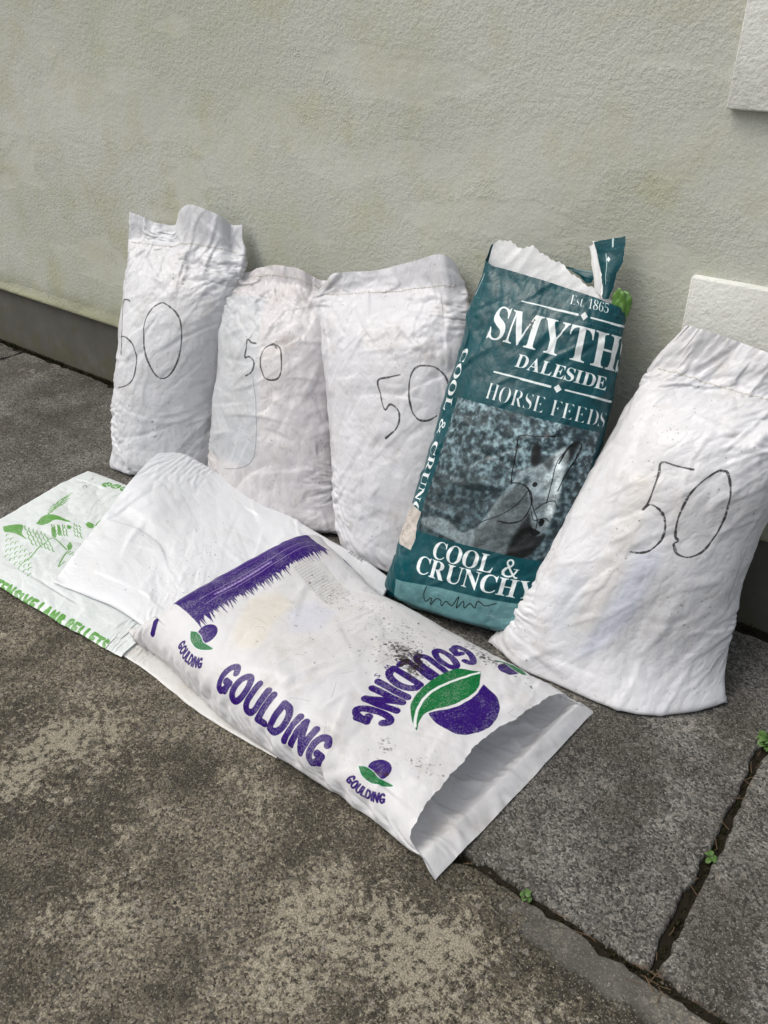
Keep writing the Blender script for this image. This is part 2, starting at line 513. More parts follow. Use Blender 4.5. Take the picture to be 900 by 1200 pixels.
def tube_guide(edges, thick, nu, nv, m=2.2, normal=None, nd=240, vcut=None, smooth=10, sag=0.0, conform=0.0, conform_v=0.35):
    """edges: rows (s, Lx,Ly,Lz, Rx,Ry,Rz); thick: rows (s, front, back).  u runs back-centre, left, front, right.
    Returns guide G[nv,nu,3], material coordinates M[nv,nu,2] in metres (u wraps), s of every row, perimeter, length."""
    s = np.linspace(0, 1, nd)
    E = lerp_table(edges, s)
    E = smooth1(smooth1(E, smooth), smooth // 2)
    T = smooth1(lerp_table(thick, s), 3)
    L, R = E[:, :3], E[:, 3:]
    C, e = (L + R) / 2, (R - L) / 2
    if normal is None:
        ax = C[int(nd * .85)] - C[int(nd * .15)]
        n = np.cross(ax, e[nd // 2]); n = n / np.linalg.norm(n)
        if n[1] > 0: n = -n
        nh = np.array([n[0], n[1], 0.]); nh /= np.linalg.norm(nh)
        w = np.clip((s - 0.02) / 0.22, 0, 1)[:, None]
        N = nh * (1 - w) + n * w
        N /= np.linalg.norm(N, axis=1)[:, None]
    else:
        N = np.tile(np.asarray(normal, float), (nd, 1))
    def half(front):
        th = np.linspace(0, np.pi, 161)                       # left edge -> right edge
        cx = -np.sign(np.cos(th)) * np.abs(np.cos(th)) ** (2 / m)
        sy = np.abs(np.sin(th)) ** (2 / m)
        a = np.linalg.norm(e, axis=1)
        X = cx[None, :] * a[:, None]
        Y = sy[None, :] * T[:, 0 if front else 1][:, None]
        d = np.sqrt(np.diff(X, axis=1) ** 2 + np.diff(Y, axis=1) ** 2)
        cum = np.concatenate([np.zeros((nd, 1)), np.cumsum(d, 1)], 1)
        q = np.linspace(0, 1, nu // 2 + 1)
        Xo = np.empty((nd, nu // 2 + 1)); Yo = np.empty_like(Xo)
        for i in range(nd):
            c = cum[i] / cum[i, -1]
            Xo[i] = np.interp(q, c, X[i]); Yo[i] = np.interp(q, c, Y[i])
        return Xo / a[:, None], Yo, cum[:, -1]
    fx, fy, lf = half(True)
    bx, by, lb = half(False)
    # assemble ring: back centre -> left (back reversed, first half), left -> right (front), right -> back centre
    h = nu // 4
    ringx = np.concatenate([bx[:, h:0:-1], fx[:, :-1], bx[:, :h:-1]], 1)
    ringy = np.concatenate([-by[:, h:0:-1], fy[:, :-1], -by[:, :h:-1]], 1)
    D = C[:, None, :] + ringx[..., None] * e[:, None, :] + ringy[..., None] * N[:, None, :]
    if sag > 0:                                                  # the filled base settles flat on the ground
        yn = np.abs(ringy) / (np.abs(ringy).max(1, keepdims=True) + 1e-9)
        w = np.clip((s - .06) / .26, 0, 1); w = 1 - w * w * (3 - 2 * w)
        D[..., 2] -= sag * (C[:, 2] * w)[:, None] * np.clip(yn * 1.25, 0, 1)
    front = D[:, nu // 2]
    cum = np.concatenate([[0], np.cumsum(np.linalg.norm(np.diff(front, axis=0), axis=1))])
    length = cum[-1]
    v = np.linspace(0, 1, nv)
    U = (np.arange(nu) / nu)
    cut = np.ones(nu) if vcut is None else vcut(U)
    vv = v[:, None] * cut[None, :]                              # material position along the bag, per column
    sv = np.interp(vv.ravel(), cum / length, s).reshape(vv.shape)
    f = sv * (nd - 1); i0 = np.clip(f.astype(int), 0, nd - 2); t = (f - i0)[..., None]
    j = np.broadcast_to(np.arange(nu), sv.shape)
    G = D[i0, j] * (1 - t) + D[i0 + 1, j] * t
    per = float(np.quantile(lf + lb, 0.6))
    rowp = np.interp(sv, s, smooth1(lf + lb, 6)) / per           # how far the film is taken in at each row
    scale_u = 1 + conform * (rowp - 1)
    cl = np.linalg.norm(np.diff(G, axis=0), axis=-1).sum(0) / (length * cut)
    scale_v = np.broadcast_to(1 + conform_v * (cl - 1), vv.shape)
    Mc = np.stack([np.broadcast_to(U * per, vv.shape), vv * length], -1)
    Nrow = N[i0[:, nu // 2]]
    return dict(G=G.astype(np.float32), G0=G.astype(np.float32), M=Mc.astype(np.float32), S=sv, per=per, length=float(length), N=Nrow.astype(np.float32), vv=vv, U=U, su=scale_u.astype(np.float32), sv=scale_v.astype(np.float32))

def creases(rng, U, V, per, ln, size, amp, n=7):
    """Sharp-edged dents: |smooth noise| leaves straight-ish creases along its zero lines."""
    k = max(2, int(per / size)); kv = ln / size
    a = waves(rng, U, V, n, k, kv, 1.0); b = waves(rng, U, V, n, k, kv, 1.0)
    return amp * (np.minimum(np.abs(a), 1.6) - .7) * (.55 + .45 * np.tanh(b * 1.5))

def fold_lines(g, rng, n, angle, spread, amp, s_lo=.06, s_hi=.9, u_lo=.24, u_hi=.76):
    """Pinched creases: straight-ish fold lines with one steep flank, laid over the solved film."""
    P = g["P"]; nv, nu = P.shape[:2]
    per, ln = g["per"], g["length"]
    X = np.broadcast_to(g["U"] * per, (nv, nu)); Y = g["vv"] * ln
    du = np.roll(P, -1, 1) - np.roll(P, 1, 1); dv = np.gradient(P, axis=0)
    N = np.cross(du, dv); N /= np.linalg.norm(N, axis=-1, keepdims=True) + 1e-9
    cen = P.mean(1, keepdims=True)
    if np.einsum('...i,...i->...', N, P - cen).mean() < 0: N = -N
    h = np.zeros((nv, nu), np.float32)
    for _ in range(n):
        x, y = rng.uniform(u_lo, u_hi) * per, rng.uniform(s_lo, s_hi) * ln
        a = angle + rng.normal(0, spread) + (math.pi / 2 if rng.random() < .15 else 0); L = rng.uniform(.03, .13); w = rng.uniform(.004, .012); A = amp * rng.uniform(.3, 1.0) * rng.choice([1, 1, -1]); bow = rng.normal(0, .6)
        dx, dy = X - x, Y - y
        t = (dx * math.cos(a) + dy * math.sin(a)) / L
        q = -dx * math.sin(a) + dy * math.cos(a) - bow * L * .25 * t * t
        m_ = (np.abs(t) < 1) & (np.abs(q) < 3 * w)
        if not m_.any(): continue
        tt, qq = t[m_], q[m_]
        prof = np.where(qq > 0, np.clip(1 - qq / (2.6 * w), 0, 1), np.clip(1 + qq / w, 0, 1))
        h[m_] += A * prof * (1 - tt * tt)
    Q = (P + h[..., None] * N).astype(np.float32)
    fl = np.minimum(hm_sample(P[..., 0], P[..., 1]) + .0018, P[..., 2])       # never pushed into what it lies on
    np.maximum(Q[..., 2], np.maximum(fl, .0016), out=Q[..., 2])
    np.minimum(Q[..., 1], -.003, out=Q[..., 1])
    g["P"] = Q

def relax(g, P, iters, ex_u=0.0, ex_v=0.0, shear=0.0, kg=0.02, kb=0.12, wall=-0.004, floor=0.002, use_hm=False, gap=0.003, kb_rep=1):
    G, M = g["G"], g["M"]
    nv, nu = G.shape[:2]
    per, length = g["per"], g["length"]
    su = g["su"]
    def rest(M1, M2):
        d = M2 - M1
        d[..., 0] = (d[..., 0] + per / 2) % per - per / 2
        d[..., 0] *= su[:d.shape[0]]
        d[..., 1] *= g["sv"][:d.shape[0]]
        return np.sqrt((d[..., 0] * (1 + ex_u)) ** 2 + (d[..., 1] * (1 + ex_v)) ** 2)
    ru = rest(M, np.roll(M, -1, 1))
    rv = rest(M[:-1].copy(), M[1:].copy())
    M1 = np.roll(M, -1, 1)
    if "mem" in g:                                               # creases the film remembers
        ru = ru * (1 + g["mem"]); rv = rv * (1 + g["mem"][:-1])
    rd1 = rest(M[:-1].copy(), M1[1:].copy()) * (1 + shear)
    rd2 = rest(M1[:-1].copy(), M[1:].copy()) * (1 - shear)
    # a sack leaning askew is sheared as a whole: let the film take up most of that without buckling
    G0 = g["G0"]; G1 = np.roll(G0, -1, 1)
    nl = lambda X: np.sqrt(np.einsum('...i,...i->...', X, X)) + 1e-9
    dia = np.sqrt(nl(G1[:-1] - G0[:-1]) ** 2 + nl(G0[1:] - G0[:-1]) ** 2)
    rd1 = rd1 * (1 + .85 * np.clip(nl(G1[1:] - G0[:-1]) / dia - 1, -.4, .4)); rd2 = rd2 * (1 + .85 * np.clip(nl(G0[1:] - G1[:-1]) / dia - 1, -.4, .4))
    def proj(A, B, r, k):
        d = B - A
        l = np.sqrt(np.einsum('...i,...i->...', d, d)) + 1e-9
        c = (k * 0.5 * (l - r) / l)[..., None] * d
        A += c; B -= c
    kgv = np.asarray(kg, dtype=np.float32)
    if kgv.ndim: kgv = kgv[..., None]
    h = nu // 4
    fi = np.arange(1, nu // 2) + h                     # front columns
    bi = (h - np.arange(1, nu // 2)) % nu              # matching back columns
    Nn = g["N"][:, None, :]
    for it in range(iters):
        # along u
        A = P[:, 0::2]; B = P[:, 1::2]
        proj(A, B, ru[:, 0::2], 1.0)
        Q = np.roll(P, -1, 1)
        A = Q[:, 0::2]; B = Q[:, 1::2]
        proj(A, B, np.roll(ru, -1, 1)[:, 0::2], 1.0)
        P = np.roll(Q, 1, 1)
        # along v
        for o in (0, 1):
            n2 = (nv - o) // 2
            proj(P[o:o + 2 * n2:2], P[o + 1:o + 2 * n2:2], rv[o:o + 2 * n2 - 1:2], 1.0)
        # shear
        Q = np.roll(P, -1, 1)
        for o in (0, 1):
            n2 = (nv - o) // 2
            a = P[o:o + 2 * n2:2].copy(); b = np.roll(P[o + 1:o + 2 * n2:2], -1, 1)
            proj(a, b, rd1[o:o + 2 * n2 - 1:2], 0.5)
            P[o:o + 2 * n2:2] = a; P[o + 1:o + 2 * n2:2] = np.roll(b, 1, 1)
            a = np.roll(P[o:o + 2 * n2:2], -1, 1); b = P[o + 1:o + 2 * n2:2].copy()
            proj(a, b, rd2[o:o + 2 * n2 - 1:2], 0.5)
            P[o:o + 2 * n2:2] = np.roll(a, 1, 1); P[o + 1:o + 2 * n2:2] = b
        # bending
        if kb > 0:
            def lap(X):
                r = 0.5 * (np.roll(X, 1, 1) + np.roll(X, -1, 1)) - X
                r[1:-1] += 0.5 * (X[2:] + X[:-2]) - X[1:-1]
                return r
            for _ in range(kb_rep):
                D = P - G
                P = P - kb * lap(lap(D))
        # contents / pose
        P += kgv * (G - P)
        # the two layers keep apart
        d = np.einsum('...i,...i->...', P[:, fi] - P[:, bi], np.broadcast_to(Nn, P[:, fi].shape))
        c = np.clip(gap - d, 0, None)[..., None] * 0.5 * Nn
        P[:, fi] += c; P[:, bi] -= c
        if wall is not None: np.minimum(P[..., 1], wall, out=P[..., 1])
        if use_hm: np.maximum(P[..., 2], hm_sample(P[..., 0], P[..., 1]) + floor, out=P[..., 2])
        else: np.maximum(P[..., 2], floor, out=P[..., 2])
    return P

def upsample(P, nu, nv):
    a, b = P.shape[:2]
    f = np.linspace(0, a - 1, nv); i = np.clip(f.astype(int), 0, a - 2); t = (f - i)[:, None, None]
    Q = P[i] * (1 - t) + P[i + 1] * t
    Q = np.concatenate([Q, Q[:, :1]], 1)
    f = np.arange(nu) * b / nu; i = f.astype(int); t = (f - i)[None, :, None]
    return (Q[:, i] * (1 - t) + Q[:, i + 1] * t).astype(np.float32)

def make_cloth(edges, thick, seed, nu=256, nv=224, deform=None, kgf=None, levels=((4, 160), (2, 110), (1, 60)), noise=0.004, crumple=1.0, crumple_w=None, **kw):
    """Solve coarse to fine.  deform(G, U, S, N) adds hand-placed folds to the guide; kgf(U, S) is how firmly the contents hold each spot."""
    tg = {k: kw.pop(k) for k in ("m", "normal", "vcut", "smooth", "sag", "conform", "conform_v") if k in kw}
    rng = np.random.default_rng(seed)
    P = None
    for (div, its) in levels:
        g = tube_guide(edges, thick, nu // div, nv // div, **tg)
        U, S = np.broadcast_to(g["U"], g["S"].shape), g["S"]
        if deform is not None: g["G"] = deform(g["G"].copy(), U, S, g["N"][:, None, :]).astype(np.float32)
        cr = np.random.default_rng(seed + 500)
        if crumple > 0:
            per, ln = g["per"], g["length"]
            d = creases(cr, U, g["vv"], per, ln, .20, .0080) + creases(cr, U, g["vv"], per, ln, .085, .0032)
            if div <= 2: d = d + creases(cr, U, g["vv"], per, ln, .042, .0014, 9)
            if div == 1: d = d + creases(cr, U, g["vv"], per, ln, .022, .0005, 11)
            w = crumple * (crumple_w(U, S) if crumple_w is not None else 1.0)
            cen = g["G"].mean(1, keepdims=True); o = g["G"] - cen
            nn_ = g["N"][:, None, :]; sgn = np.where(np.einsum('...i,...i->...', o, np.broadcast_to(nn_, o.shape)) >= 0, 1.0, -1.0)
            side = (np.abs(U - .25) < .06) | (np.abs(U - .75) < .06)
            dirn = np.where(side[..., None], o / (np.linalg.norm(o, axis=-1, keepdims=True) + 1e-6), nn_ * sgn[..., None])
            g["G"] = (g["G"] + (d * w)[..., None] * dirn).astype(np.float32)
            g["mem"] = (waves(cr, U, g["vv"], 16, int(per / .05), ln / .05, .007 * crumple)).astype(np.float32)
        kg = kgf(U, S).astype(np.float32) if kgf is not None else 0.02
        scale = div / 4.0
        nz = waves(rng, U, g["vv"], 18, 14 if div == 4 else (26 if div == 2 else 48), 9 if div == 4 else (18 if div == 2 else 34), noise * scale)
        P = (g["G"].copy() if P is None else upsample(P, nu // div, nv // div))
        # displace along an outward direction
        cen = P.mean(1, keepdims=True); o = P - cen; o /= (np.linalg.norm(o, axis=-1, keepdims=True) + 1e-6)
        P = P + nz[..., None] * o
        P = relax(g, P.astype(np.float32), its, kg=kg, kb_rep={4: 6, 2: 4, 1: 1}[div], **kw)
    g["P"] = P
    return g

def cloth_mesh(name, g, mat, parent, r0, r1, c0=0, c1=None, shift=0.0):
    """Rows r0..r1 (inclusive) and columns c0..c1 of the solved tube as one mesh, with UVs over the whole sack."""
    P = g["P"]; nv, nu = P.shape[:2]
    c1 = nu if c1 is None else c1
    cols = np.arange(c0, c1 + 1)
    full = (c1 - c0 == nu)
    cc = cols[:-1] if full else cols
    X = P[r0:r1 + 1][:, cc % nu]
    nr, nc = X.shape[:2]
    idx = np.arange(nr * nc).reshape(nr, nc)
    nxt = np.roll(idx, -1, 1) if full else idx[:, 1:]
    cur = idx if full else idx[:, :-1]
    F = np.stack([cur[:-1], nxt[:-1], nxt[1:], cur[1:]], -1).reshape(-1, 4)
    uc = np.arange(c0, c0 + cur.shape[1]) / nu
    V = g["vv"][r0:r1 + 1]
    Vc = V[:, cols % nu]
    va, vb = Vc[:, :-1], Vc[:, 1:]
    ua = np.broadcast_to(uc, va.shape); ub = ua + 1.0 / nu
    uv = np.stack([np.stack([ua[:-1], va[:-1]], -1), np.stack([ub[:-1], vb[:-1]], -1), np.stack([ub[1:], vb[1:]], -1), np.stack([ua[1:], va[1:]], -1)], 2)
    return link_mesh(name, X.reshape(-1, 3), F, mat, parent, True, uv.reshape(-1, 2))

def row_of(g, s):
    return int(np.argmin(np.abs(g["S"][:, g["P"].shape[1] // 2] - s)))

def stitching(g, s, parent, mat, pitch=0.011, u0=0.27, u1=0.73, thick=0.0011):
    """A sewn seam: a row of separate thread stitches lying on the film."""
    P = g["P"]; nv, nu = P.shape[:2]
    r = row_of(g, s)
    V, F = [], []
    cols = np.linspace(u0 * nu, u1 * nu, 240)
    i0 = cols.astype(int); t = (cols - i0)[:, None]
    pts = P[r][i0 % nu] * (1 - t) + P[r][(i0 + 1) % nu] * t
    up = (P[min(r + 2, nv - 1)][i0 % nu] - P[r][i0 % nu]); up /= np.linalg.norm(up, axis=1, keepdims=True) + 1e-9
    along = np.gradient(pts, axis=0)
    cum = np.concatenate([[0], np.cumsum(np.linalg.norm(np.diff(pts, axis=0), axis=1))])
    al = along / (np.linalg.norm(along, axis=1, keepdims=True) + 1e-9)
    nn = np.cross(al, up)
    k = 0
    while k * pitch + pitch * .72 < cum[-1]:
        q = np.linspace(k * pitch, k * pitch + pitch * .72, 4)
        f = np.interp(q, cum, np.arange(len(cum)))
        b0 = len(V)
        for w, ff in enumerate(f):
            i = int(min(ff, len(pts) - 2)); tt = ff - i
            c = pts[i] * (1 - tt) + pts[i + 1] * tt + nn[i] * (0.0010 + (0.0006 if w in (1, 2) else 0))
            V += [c + up[i] * thick, c + nn[i] * thick, c - up[i] * thick]
        for w in range(3):
            a = b0 + w * 3
            F += [(a, a + 1, a + 4, a + 3), (a + 1, a + 2, a + 5, a + 4)]
        k += 1
    return link_mesh("stitching", V, F, mat, parent)
# left and right edge of every sack, bottom (s = 0) to top (s = 1), in metres
EDGES = {
    'b1': [(0, -2.1117, -0.437, 0.0049, -1.80, -0.255, 0.0035), (0.12, -2.122, -0.41, 0.0546, -1.81, -0.215, 0.06), (0.3, -2.1551, -0.345, 0.1854, -1.8453, -0.17, 0.2088), (0.5, -2.1782, -0.28, 0.3434, -1.8337, -0.13, 0.3921), (0.7, -2.2016, -0.215, 0.4845, -1.826, -0.09, 0.5262), (0.9, -2.2428, -0.15, 0.6207, -1.83, -0.05, 0.629), (1, -2.251, -0.12, 0.7108, -1.8508, -0.03, 0.714)],
    'b2': [(0, -1.7529, -0.365, 0.0036, -1.2875, -0.305, 0.0175), (0.12, -1.7651, -0.33, 0.0512, -1.3081, -0.275, 0.0613), (0.3, -1.8006, -0.26, 0.1695, -1.3595, -0.22, 0.1813), (0.5, -1.8226, -0.2, 0.3087, -1.409, -0.16, 0.3002), (0.7, -1.8447, -0.14, 0.4505, -1.4342, -0.11, 0.4408), (0.9, -1.8831, -0.08, 0.5513, -1.455, -0.055, 0.5728), (1, -1.8909, -0.06, 0.596, -1.4719, -0.04, 0.6314)],
    'b3': [(0, -1.2536, -0.335, 0.0104, -0.8758, -0.3, 0.0095), (0.12, -1.2783, -0.3, 0.0574, -0.9042, -0.26, 0.0536), (0.3, -1.3401, -0.24, 0.1697, -0.9467, -0.21, 0.216), (0.5, -1.4015, -0.18, 0.2968, -0.9878, -0.155, 0.3833), (0.7, -1.4657, -0.13, 0.4517, -1.0286, -0.1, 0.5454), (0.9, -1.556, -0.07, 0.5615, -1.0627, -0.055, 0.665), (1, -1.5399, -0.05, 0.612, -1.107, -0.04, 0.7487)],
    'g': [(0, -1.0343, -0.425, 0.0059, -0.6034, -0.37, 0.0424), (0.12, -1.0359, -0.395, 0.0592, -0.6205, -0.34, 0.0892), (0.3, -1.0279, -0.32, 0.2062, -0.6204, -0.27, 0.2278), (0.5, -1.0166, -0.24, 0.3844, -0.6197, -0.21, 0.399), (0.7, -1.009, -0.17, 0.5606, -0.6357, -0.14, 0.5427), (0.9, -1.0074, -0.1, 0.7169, -0.6492, -0.085, 0.7063), (1, -1.0037, -0.06, 0.824, -0.6636, -0.05, 0.7937)],
    'b5': [(0, -0.7284, -0.435, 0.0065, -0.2196, -0.276, 0.0034), (0.12, -0.7161, -0.41, 0.037, -0.2456, -0.25, 0.0505), (0.3, -0.6787, -0.34, 0.1594, -0.2649, -0.2, 0.1726), (0.5, -0.649, -0.25, 0.3199, -0.2692, -0.15, 0.3338), (0.7, -0.6126, -0.17, 0.4688, -0.2467, -0.115, 0.4929), (0.9, -0.5875, -0.09, 0.6038, -0.1606, -0.075, 0.5877), (1, -0.5325, -0.06, 0.7058, -0.1492, -0.05, 0.6613)],
}

SHEETS = {
    'pel': [(0, -2.135, -0.5, 0.006, -2.07, -1.02, 0.006), (0.45, -1.85, -0.475, 0.006, -1.7299, -1.0089, 0.006), (0.85, -1.55, -0.46, 0.006, -1.4214, -0.9932, 0.006), (1, -1.42, -0.45, 0.006, -1.3588, -0.9894, 0.006)],
    'und': [(0, -1.62, -0.62, 0.004, -1.4954, -0.986, 0.004), (0.3, -1.3, -0.62, 0.004, -1.2814, -0.9805, 0.004), (0.6, -1.1, -0.62, 0.004, -1.1093, -0.9977, 0.004), (1, -0.84, -0.62, 0.004, -0.8748, -0.9937, 0.004)],
    'wht': [(0, -1.8171, -0.4638, 0.14, -1.6985, -0.9275, 0.022), (0.08, -1.7943, -0.3958, 0.13, -1.6222, -0.91, 0.02), (0.25, -1.6673, -0.3632, 0.085, -1.4509, -0.8904, 0.016), (0.5, -1.4305, -0.3578, 0.05, -1.2609, -0.9104, 0.016), (0.75, -1.2083, -0.3677, 0.03, -1.12, -0.85, 0.015), (1, -1.03, -0.4, 0.02, -0.92, -0.83, 0.015)],
    'gou': [(0, -1.27, -0.43, 0.055, -1.3581, -0.9539, 0.045), (0.07, -1.21, -0.44, 0.05, -1.2701, -0.9557, 0.035), (0.25, -0.9654, -0.5263, 0.045, -1.0346, -0.9918, 0.03), (0.5, -0.7444, -0.5194, 0.04, -0.8171, -0.9982, 0.028), (0.75, -0.5573, -0.5279, 0.03, -0.6225, -0.9965, 0.022), (0.92, -0.466, -0.5157, 0.018, -0.5177, -1.0113, 0.014), (1, -0.4334, -0.4998, 0.008, -0.4711, -1.0268, 0.006)],
}
TORN = {'strip': ([(-0.7123, -0.085, 0.7307), (-0.7201, -0.07, 0.7504), (-0.7387, -0.055, 0.7845), (-0.756, -0.045, 0.816), (-0.7684, -0.04, 0.8331)], [(-0.6975, -0.085, 0.7337), (-0.6967, -0.07, 0.7548), (-0.6979, -0.06, 0.7827), (-0.6914, -0.05, 0.8057), (-0.7004, -0.035, 0.8544)]), 'inner': ([(-0.7692, -0.05, 0.7469), (-0.7915, -0.045, 0.7585), (-0.8278, -0.04, 0.769)], [(-0.758, -0.05, 0.7477), (-0.7484, -0.045, 0.7641), (-0.7507, -0.04, 0.7729)]), 'pale': ([(-0.7403, -0.06, 0.7358), (-0.757, -0.05, 0.772), (-0.7757, -0.04, 0.8219)], [(-0.7161, -0.065, 0.7292), (-0.74, -0.052, 0.7836), (-0.7668, -0.038, 0.8309)]), 'scrap': (-0.6681, -0.085, 0.7251)}
# ================================================================== THE SACKS
def smoothstep(x, a, b):
    t = np.clip((x - a) / (b - a), 0, 1)
    return t * t * (3 - 2 * t)

STAND = [(0, .004, .004), (.025, .045, .045), (.07, .078, .075), (.15, .104, .09), (.4, .112, .09), (.6, .104, .075), (.78, .075, .05), (.88, .030, .02), (.925, .0035, .0035), (1, .004, .004)]
def stand_thick(k, top=1.0):
    return [(s, a * k, b * k) for (s, a, b) in STAND]

def hold_standing(U, S):
    """Contents hold the lower body; the empty neck and flap are looser."""
    k = 0.018 + 0.05 * (1 - smoothstep(S, 0.0, 0.10)) + 0.03 * smoothstep(S, 0.9, 0.95)
    side = np.minimum(np.abs(U - .25), np.abs(U - .75))
    return k + 0.03 * (1 - smoothstep(side, 0.0, 0.05))

def flap_folds(top, fold, seed, s0=0.80):
    """top: (t, dz) outline of the top edge; fold: (t, dn) in-and-out folds of the flap, t from left to right edge."""
    top, fold = np.array(top), np.array(fold)
    def f(G, U, S, N):
        t = np.where((U >= .25) & (U <= .75), (U - .25) * 2, np.where(U < .25, (.25 - U) * 2, (1.25 - U) * 2))
        w = smoothstep(S, s0 + .08, 1.0)
        w2 = smoothstep(S, s0, .97)
        G = G.copy()
        G[..., 2] += w * np.interp(t, top[:, 0], top[:, 1])
        return G + (w2 * np.interp(t, fold[:, 0], fold[:, 1]))[..., None] * N
    return f

def crumple_standing(U, S):
    """Taut over the belly, crushed towards the edges, the foot and the neck."""
    side = np.minimum(np.abs(U - .25), np.abs(U - .75))
    return .40 + .70 * (1 - smoothstep(side, .03, .12)) + .9 * smoothstep(S, .62, .85) + .5 * (1 - smoothstep(S, .04, .18))

def with_belly(b, then):
    """b: (t, s, dx, dy) where the settled contents push the front out near the foot."""
    def f(G, U, S, N):
        if b:
            t, s, dx, dy = b
            w = np.exp(-((S - s) / .10) ** 2) * np.exp(-(((U - .25) * 2 - t) / .30) ** 2) * ((U > .2) & (U < .8))
            G = G.copy(); G[..., 0] += dx * w; G[..., 1] += dy * w
        return then(G, U, S, N)
    return f

STANDING = {
    'b1': dict(k=1.0, seed=11, shear=.004, top=[(0, 0), (.08, -.01), (.2, -.026), (.4, -.032), (.48, .008), (.6, .042), (.75, .026), (.86, .012), (.9, -.012), (1, 0)],
               fold=[(0, .0), (.15, -.012), (.3, -.016), (.42, -.008), (.5, .026), (.65, .03), (.84, .024), (.9, -.012), (1, -.01)], s_seam=.905),
    'b2': dict(k=1.0, seed=23, shear=.008, top=[(0, -.01), (.1, -.028), (.25, -.006), (.45, .012), (.65, .01), (.78, -.016), (1, -.01)],
               fold=[(0, .02), (.08, .03), (.16, -.005), (.4, .012), (.7, .008), (.8, -.02), (1, -.015)], s_seam=.955),
    'b3': dict(k=.95, seed=37, shear=.004, top=[(0, -.03), (.06, -.02), (.12, .008), (.4, 0), (.7, .006), (.88, .016), (.95, .004), (1, -.04)],
               fold=[(0, .014), (.1, .02), (.3, 0), (.5, -.006), (.75, .008), (.92, .02), (1, -.02)], s_seam=.915),
    'b5': dict(thick=[(0, .004, .004), (.025, .050, .050), (.07, .084, .08), (.15, .112, .095), (.4, .130, .095), (.6, .130, .08), (.75, .108, .06), (.84, .066, .035), (.88, .034, .02), (.905, .0035, .0035), (1, .004, .004)], k=1.12, seed=58, belly=(.66, .06, .015, -.07), shear=-.003, sag=1.0, top=[(0, 0), (.1, .004), (.3, .0), (.5, -.006), (.8, .004), (1, 0)],
               fold=[(0, .004), (.12, .012), (.3, -.004), (.5, .016), (.7, -.012), (1, .006)], s_seam=.9),
}
CL = {}
for key, q in STANDING.items():
    CL[key] = make_cloth(EDGES[key], q.get('thick') or stand_thick(q['k']), q['seed'], deform=with_belly(q.get('belly'), flap_folds(q['top'], q['fold'], q['seed'])), kgf=hold_standing,
                         ex_u=.006, ex_v=.006, m=2.05, crumple=q.get('crumple', 1.0), crumple_w=crumple_standing, shear=q['shear'], kb=.05, noise=.003, sag=q.get('sag', .8), conform=.65, conform_v=.72)
    fold_lines(CL[key], np.random.default_rng(q['seed'] + 9), 130, q.get('ang', .9), .55, .0026)
    fold_lines(CL[key], np.random.default_rng(q['seed'] + 19), 40, 1.4, .6, .0045, .74, .97)

# ---- the printed horse-feed sack: its mouth is torn, the back layer stands higher than the front
def green_cut(U):
    t = np.clip((U - .25) * 2, 0, 1)
    fr = np.interp(t, [0, .1, .5, .8, .95, 1], [.938, .926, .918, .908, .900, .900])
    tb = np.where(U < .25, (.25 - U) * 2, (1.25 - U) * 2)
    rag = .004 * np.sin(tb * 17) + .002 * np.sin(tb * 51 + 1) + .001 * np.sin(tb * 160) + .012 * np.exp(-((tb - .3) / .05) ** 2)
    bk = np.interp(tb, [0, .06, .3, .55, .78, .9, 1], [.965, .985, .985, .962, .928, .905, .900]) + rag
    return np.where((U >= .25) & (U <= .75), fr, bk)
def green_hold(U, S):
    return hold_standing(U, S) + 0.02 * smoothstep(S, .8, .95)
green_thick = [(0, .004, .004), (.025, .045, .045), (.07, .074, .07), (.15, .092, .085), (.4, .094, .085), (.62, .088, .075), (.8, .070, .052), (.92, .042, .028), (1, .030, .018)]
CL['g'] = make_cloth(EDGES['g'], green_thick, 71, vcut=green_cut, kgf=green_hold, ex_u=.010, ex_v=.010, shear=-.004, kb=.06, crumple=.55, crumple_w=crumple_standing, gap=.006, sag=.35, conform=.85)
fold_lines(CL['g'], np.random.default_rng(77), 110, .5, .8, .0032, .05, .93)

# ---- the sacks lying on the paving, lowest first
def bumps(*bl):
    def f(G, U, S, N):
        G = G.copy()
        for (x, y, r, h) in bl:
            G[..., 2] += h * np.exp(-(((G[..., 0] - x) ** 2 + (G[..., 1] - y) ** 2) / (r * r)))
        return G
    return f
def ripple(seed, amp, also=None):
    def f(G, U, S, N):
        rng = np.random.default_rng(seed)
        x, y = G[..., 0].copy(), G[..., 1].copy()
        z = np.zeros_like(x)
        for _ in range(16):
            a = rng.uniform(0, 6.28); k = rng.uniform(5, 26)
            z += np.cos(k * (x * np.cos(a) + y * np.sin(a)) + rng.uniform(0, 6.28)) * amp * 9 / (k + 4)
        G = G.copy(); G[..., 2] += np.maximum(z / 4 + amp * .4, 0)
        return also(G, U, S, N) if also else G
    return f
G_M = 3.1
FLAT = dict(normal=(0, 0, 1), use_hm=True, wall=None, gap=.0025, floor=.0018, m=3.2, conform=.7, conform_v=.7)
CL['und'] = make_cloth(SHEETS['und'], [(0, .004, .002), (.5, .006, .002), (1, .004, .002)], 83, deform=ripple(3, .004), kgf=lambda U, S: .03 + 0 * U, ex_u=.012, ex_v=.015, kb=.08, **FLAT)
hm_add(CL['und']["P"])
CL['pel'] = make_cloth(SHEETS['pel'], [(0, .003, .002), (.1, .009, .002), (.5, .010, .002), (1, .004, .002)], 91, smooth=6,
                       deform=ripple(5, .005, bumps((-1.78, -.93, .10, .012), (-2.02, -.62, .12, .012))), kgf=lambda U, S: .03 + 0 * U, ex_u=.006, ex_v=.006, kb=.08, crumple=.7, **FLAT)
fold_lines(CL['pel'], np.random.default_rng(79), 50, .3, .9, .0025, .05, .95)
hm_add(CL['pel']["P"])
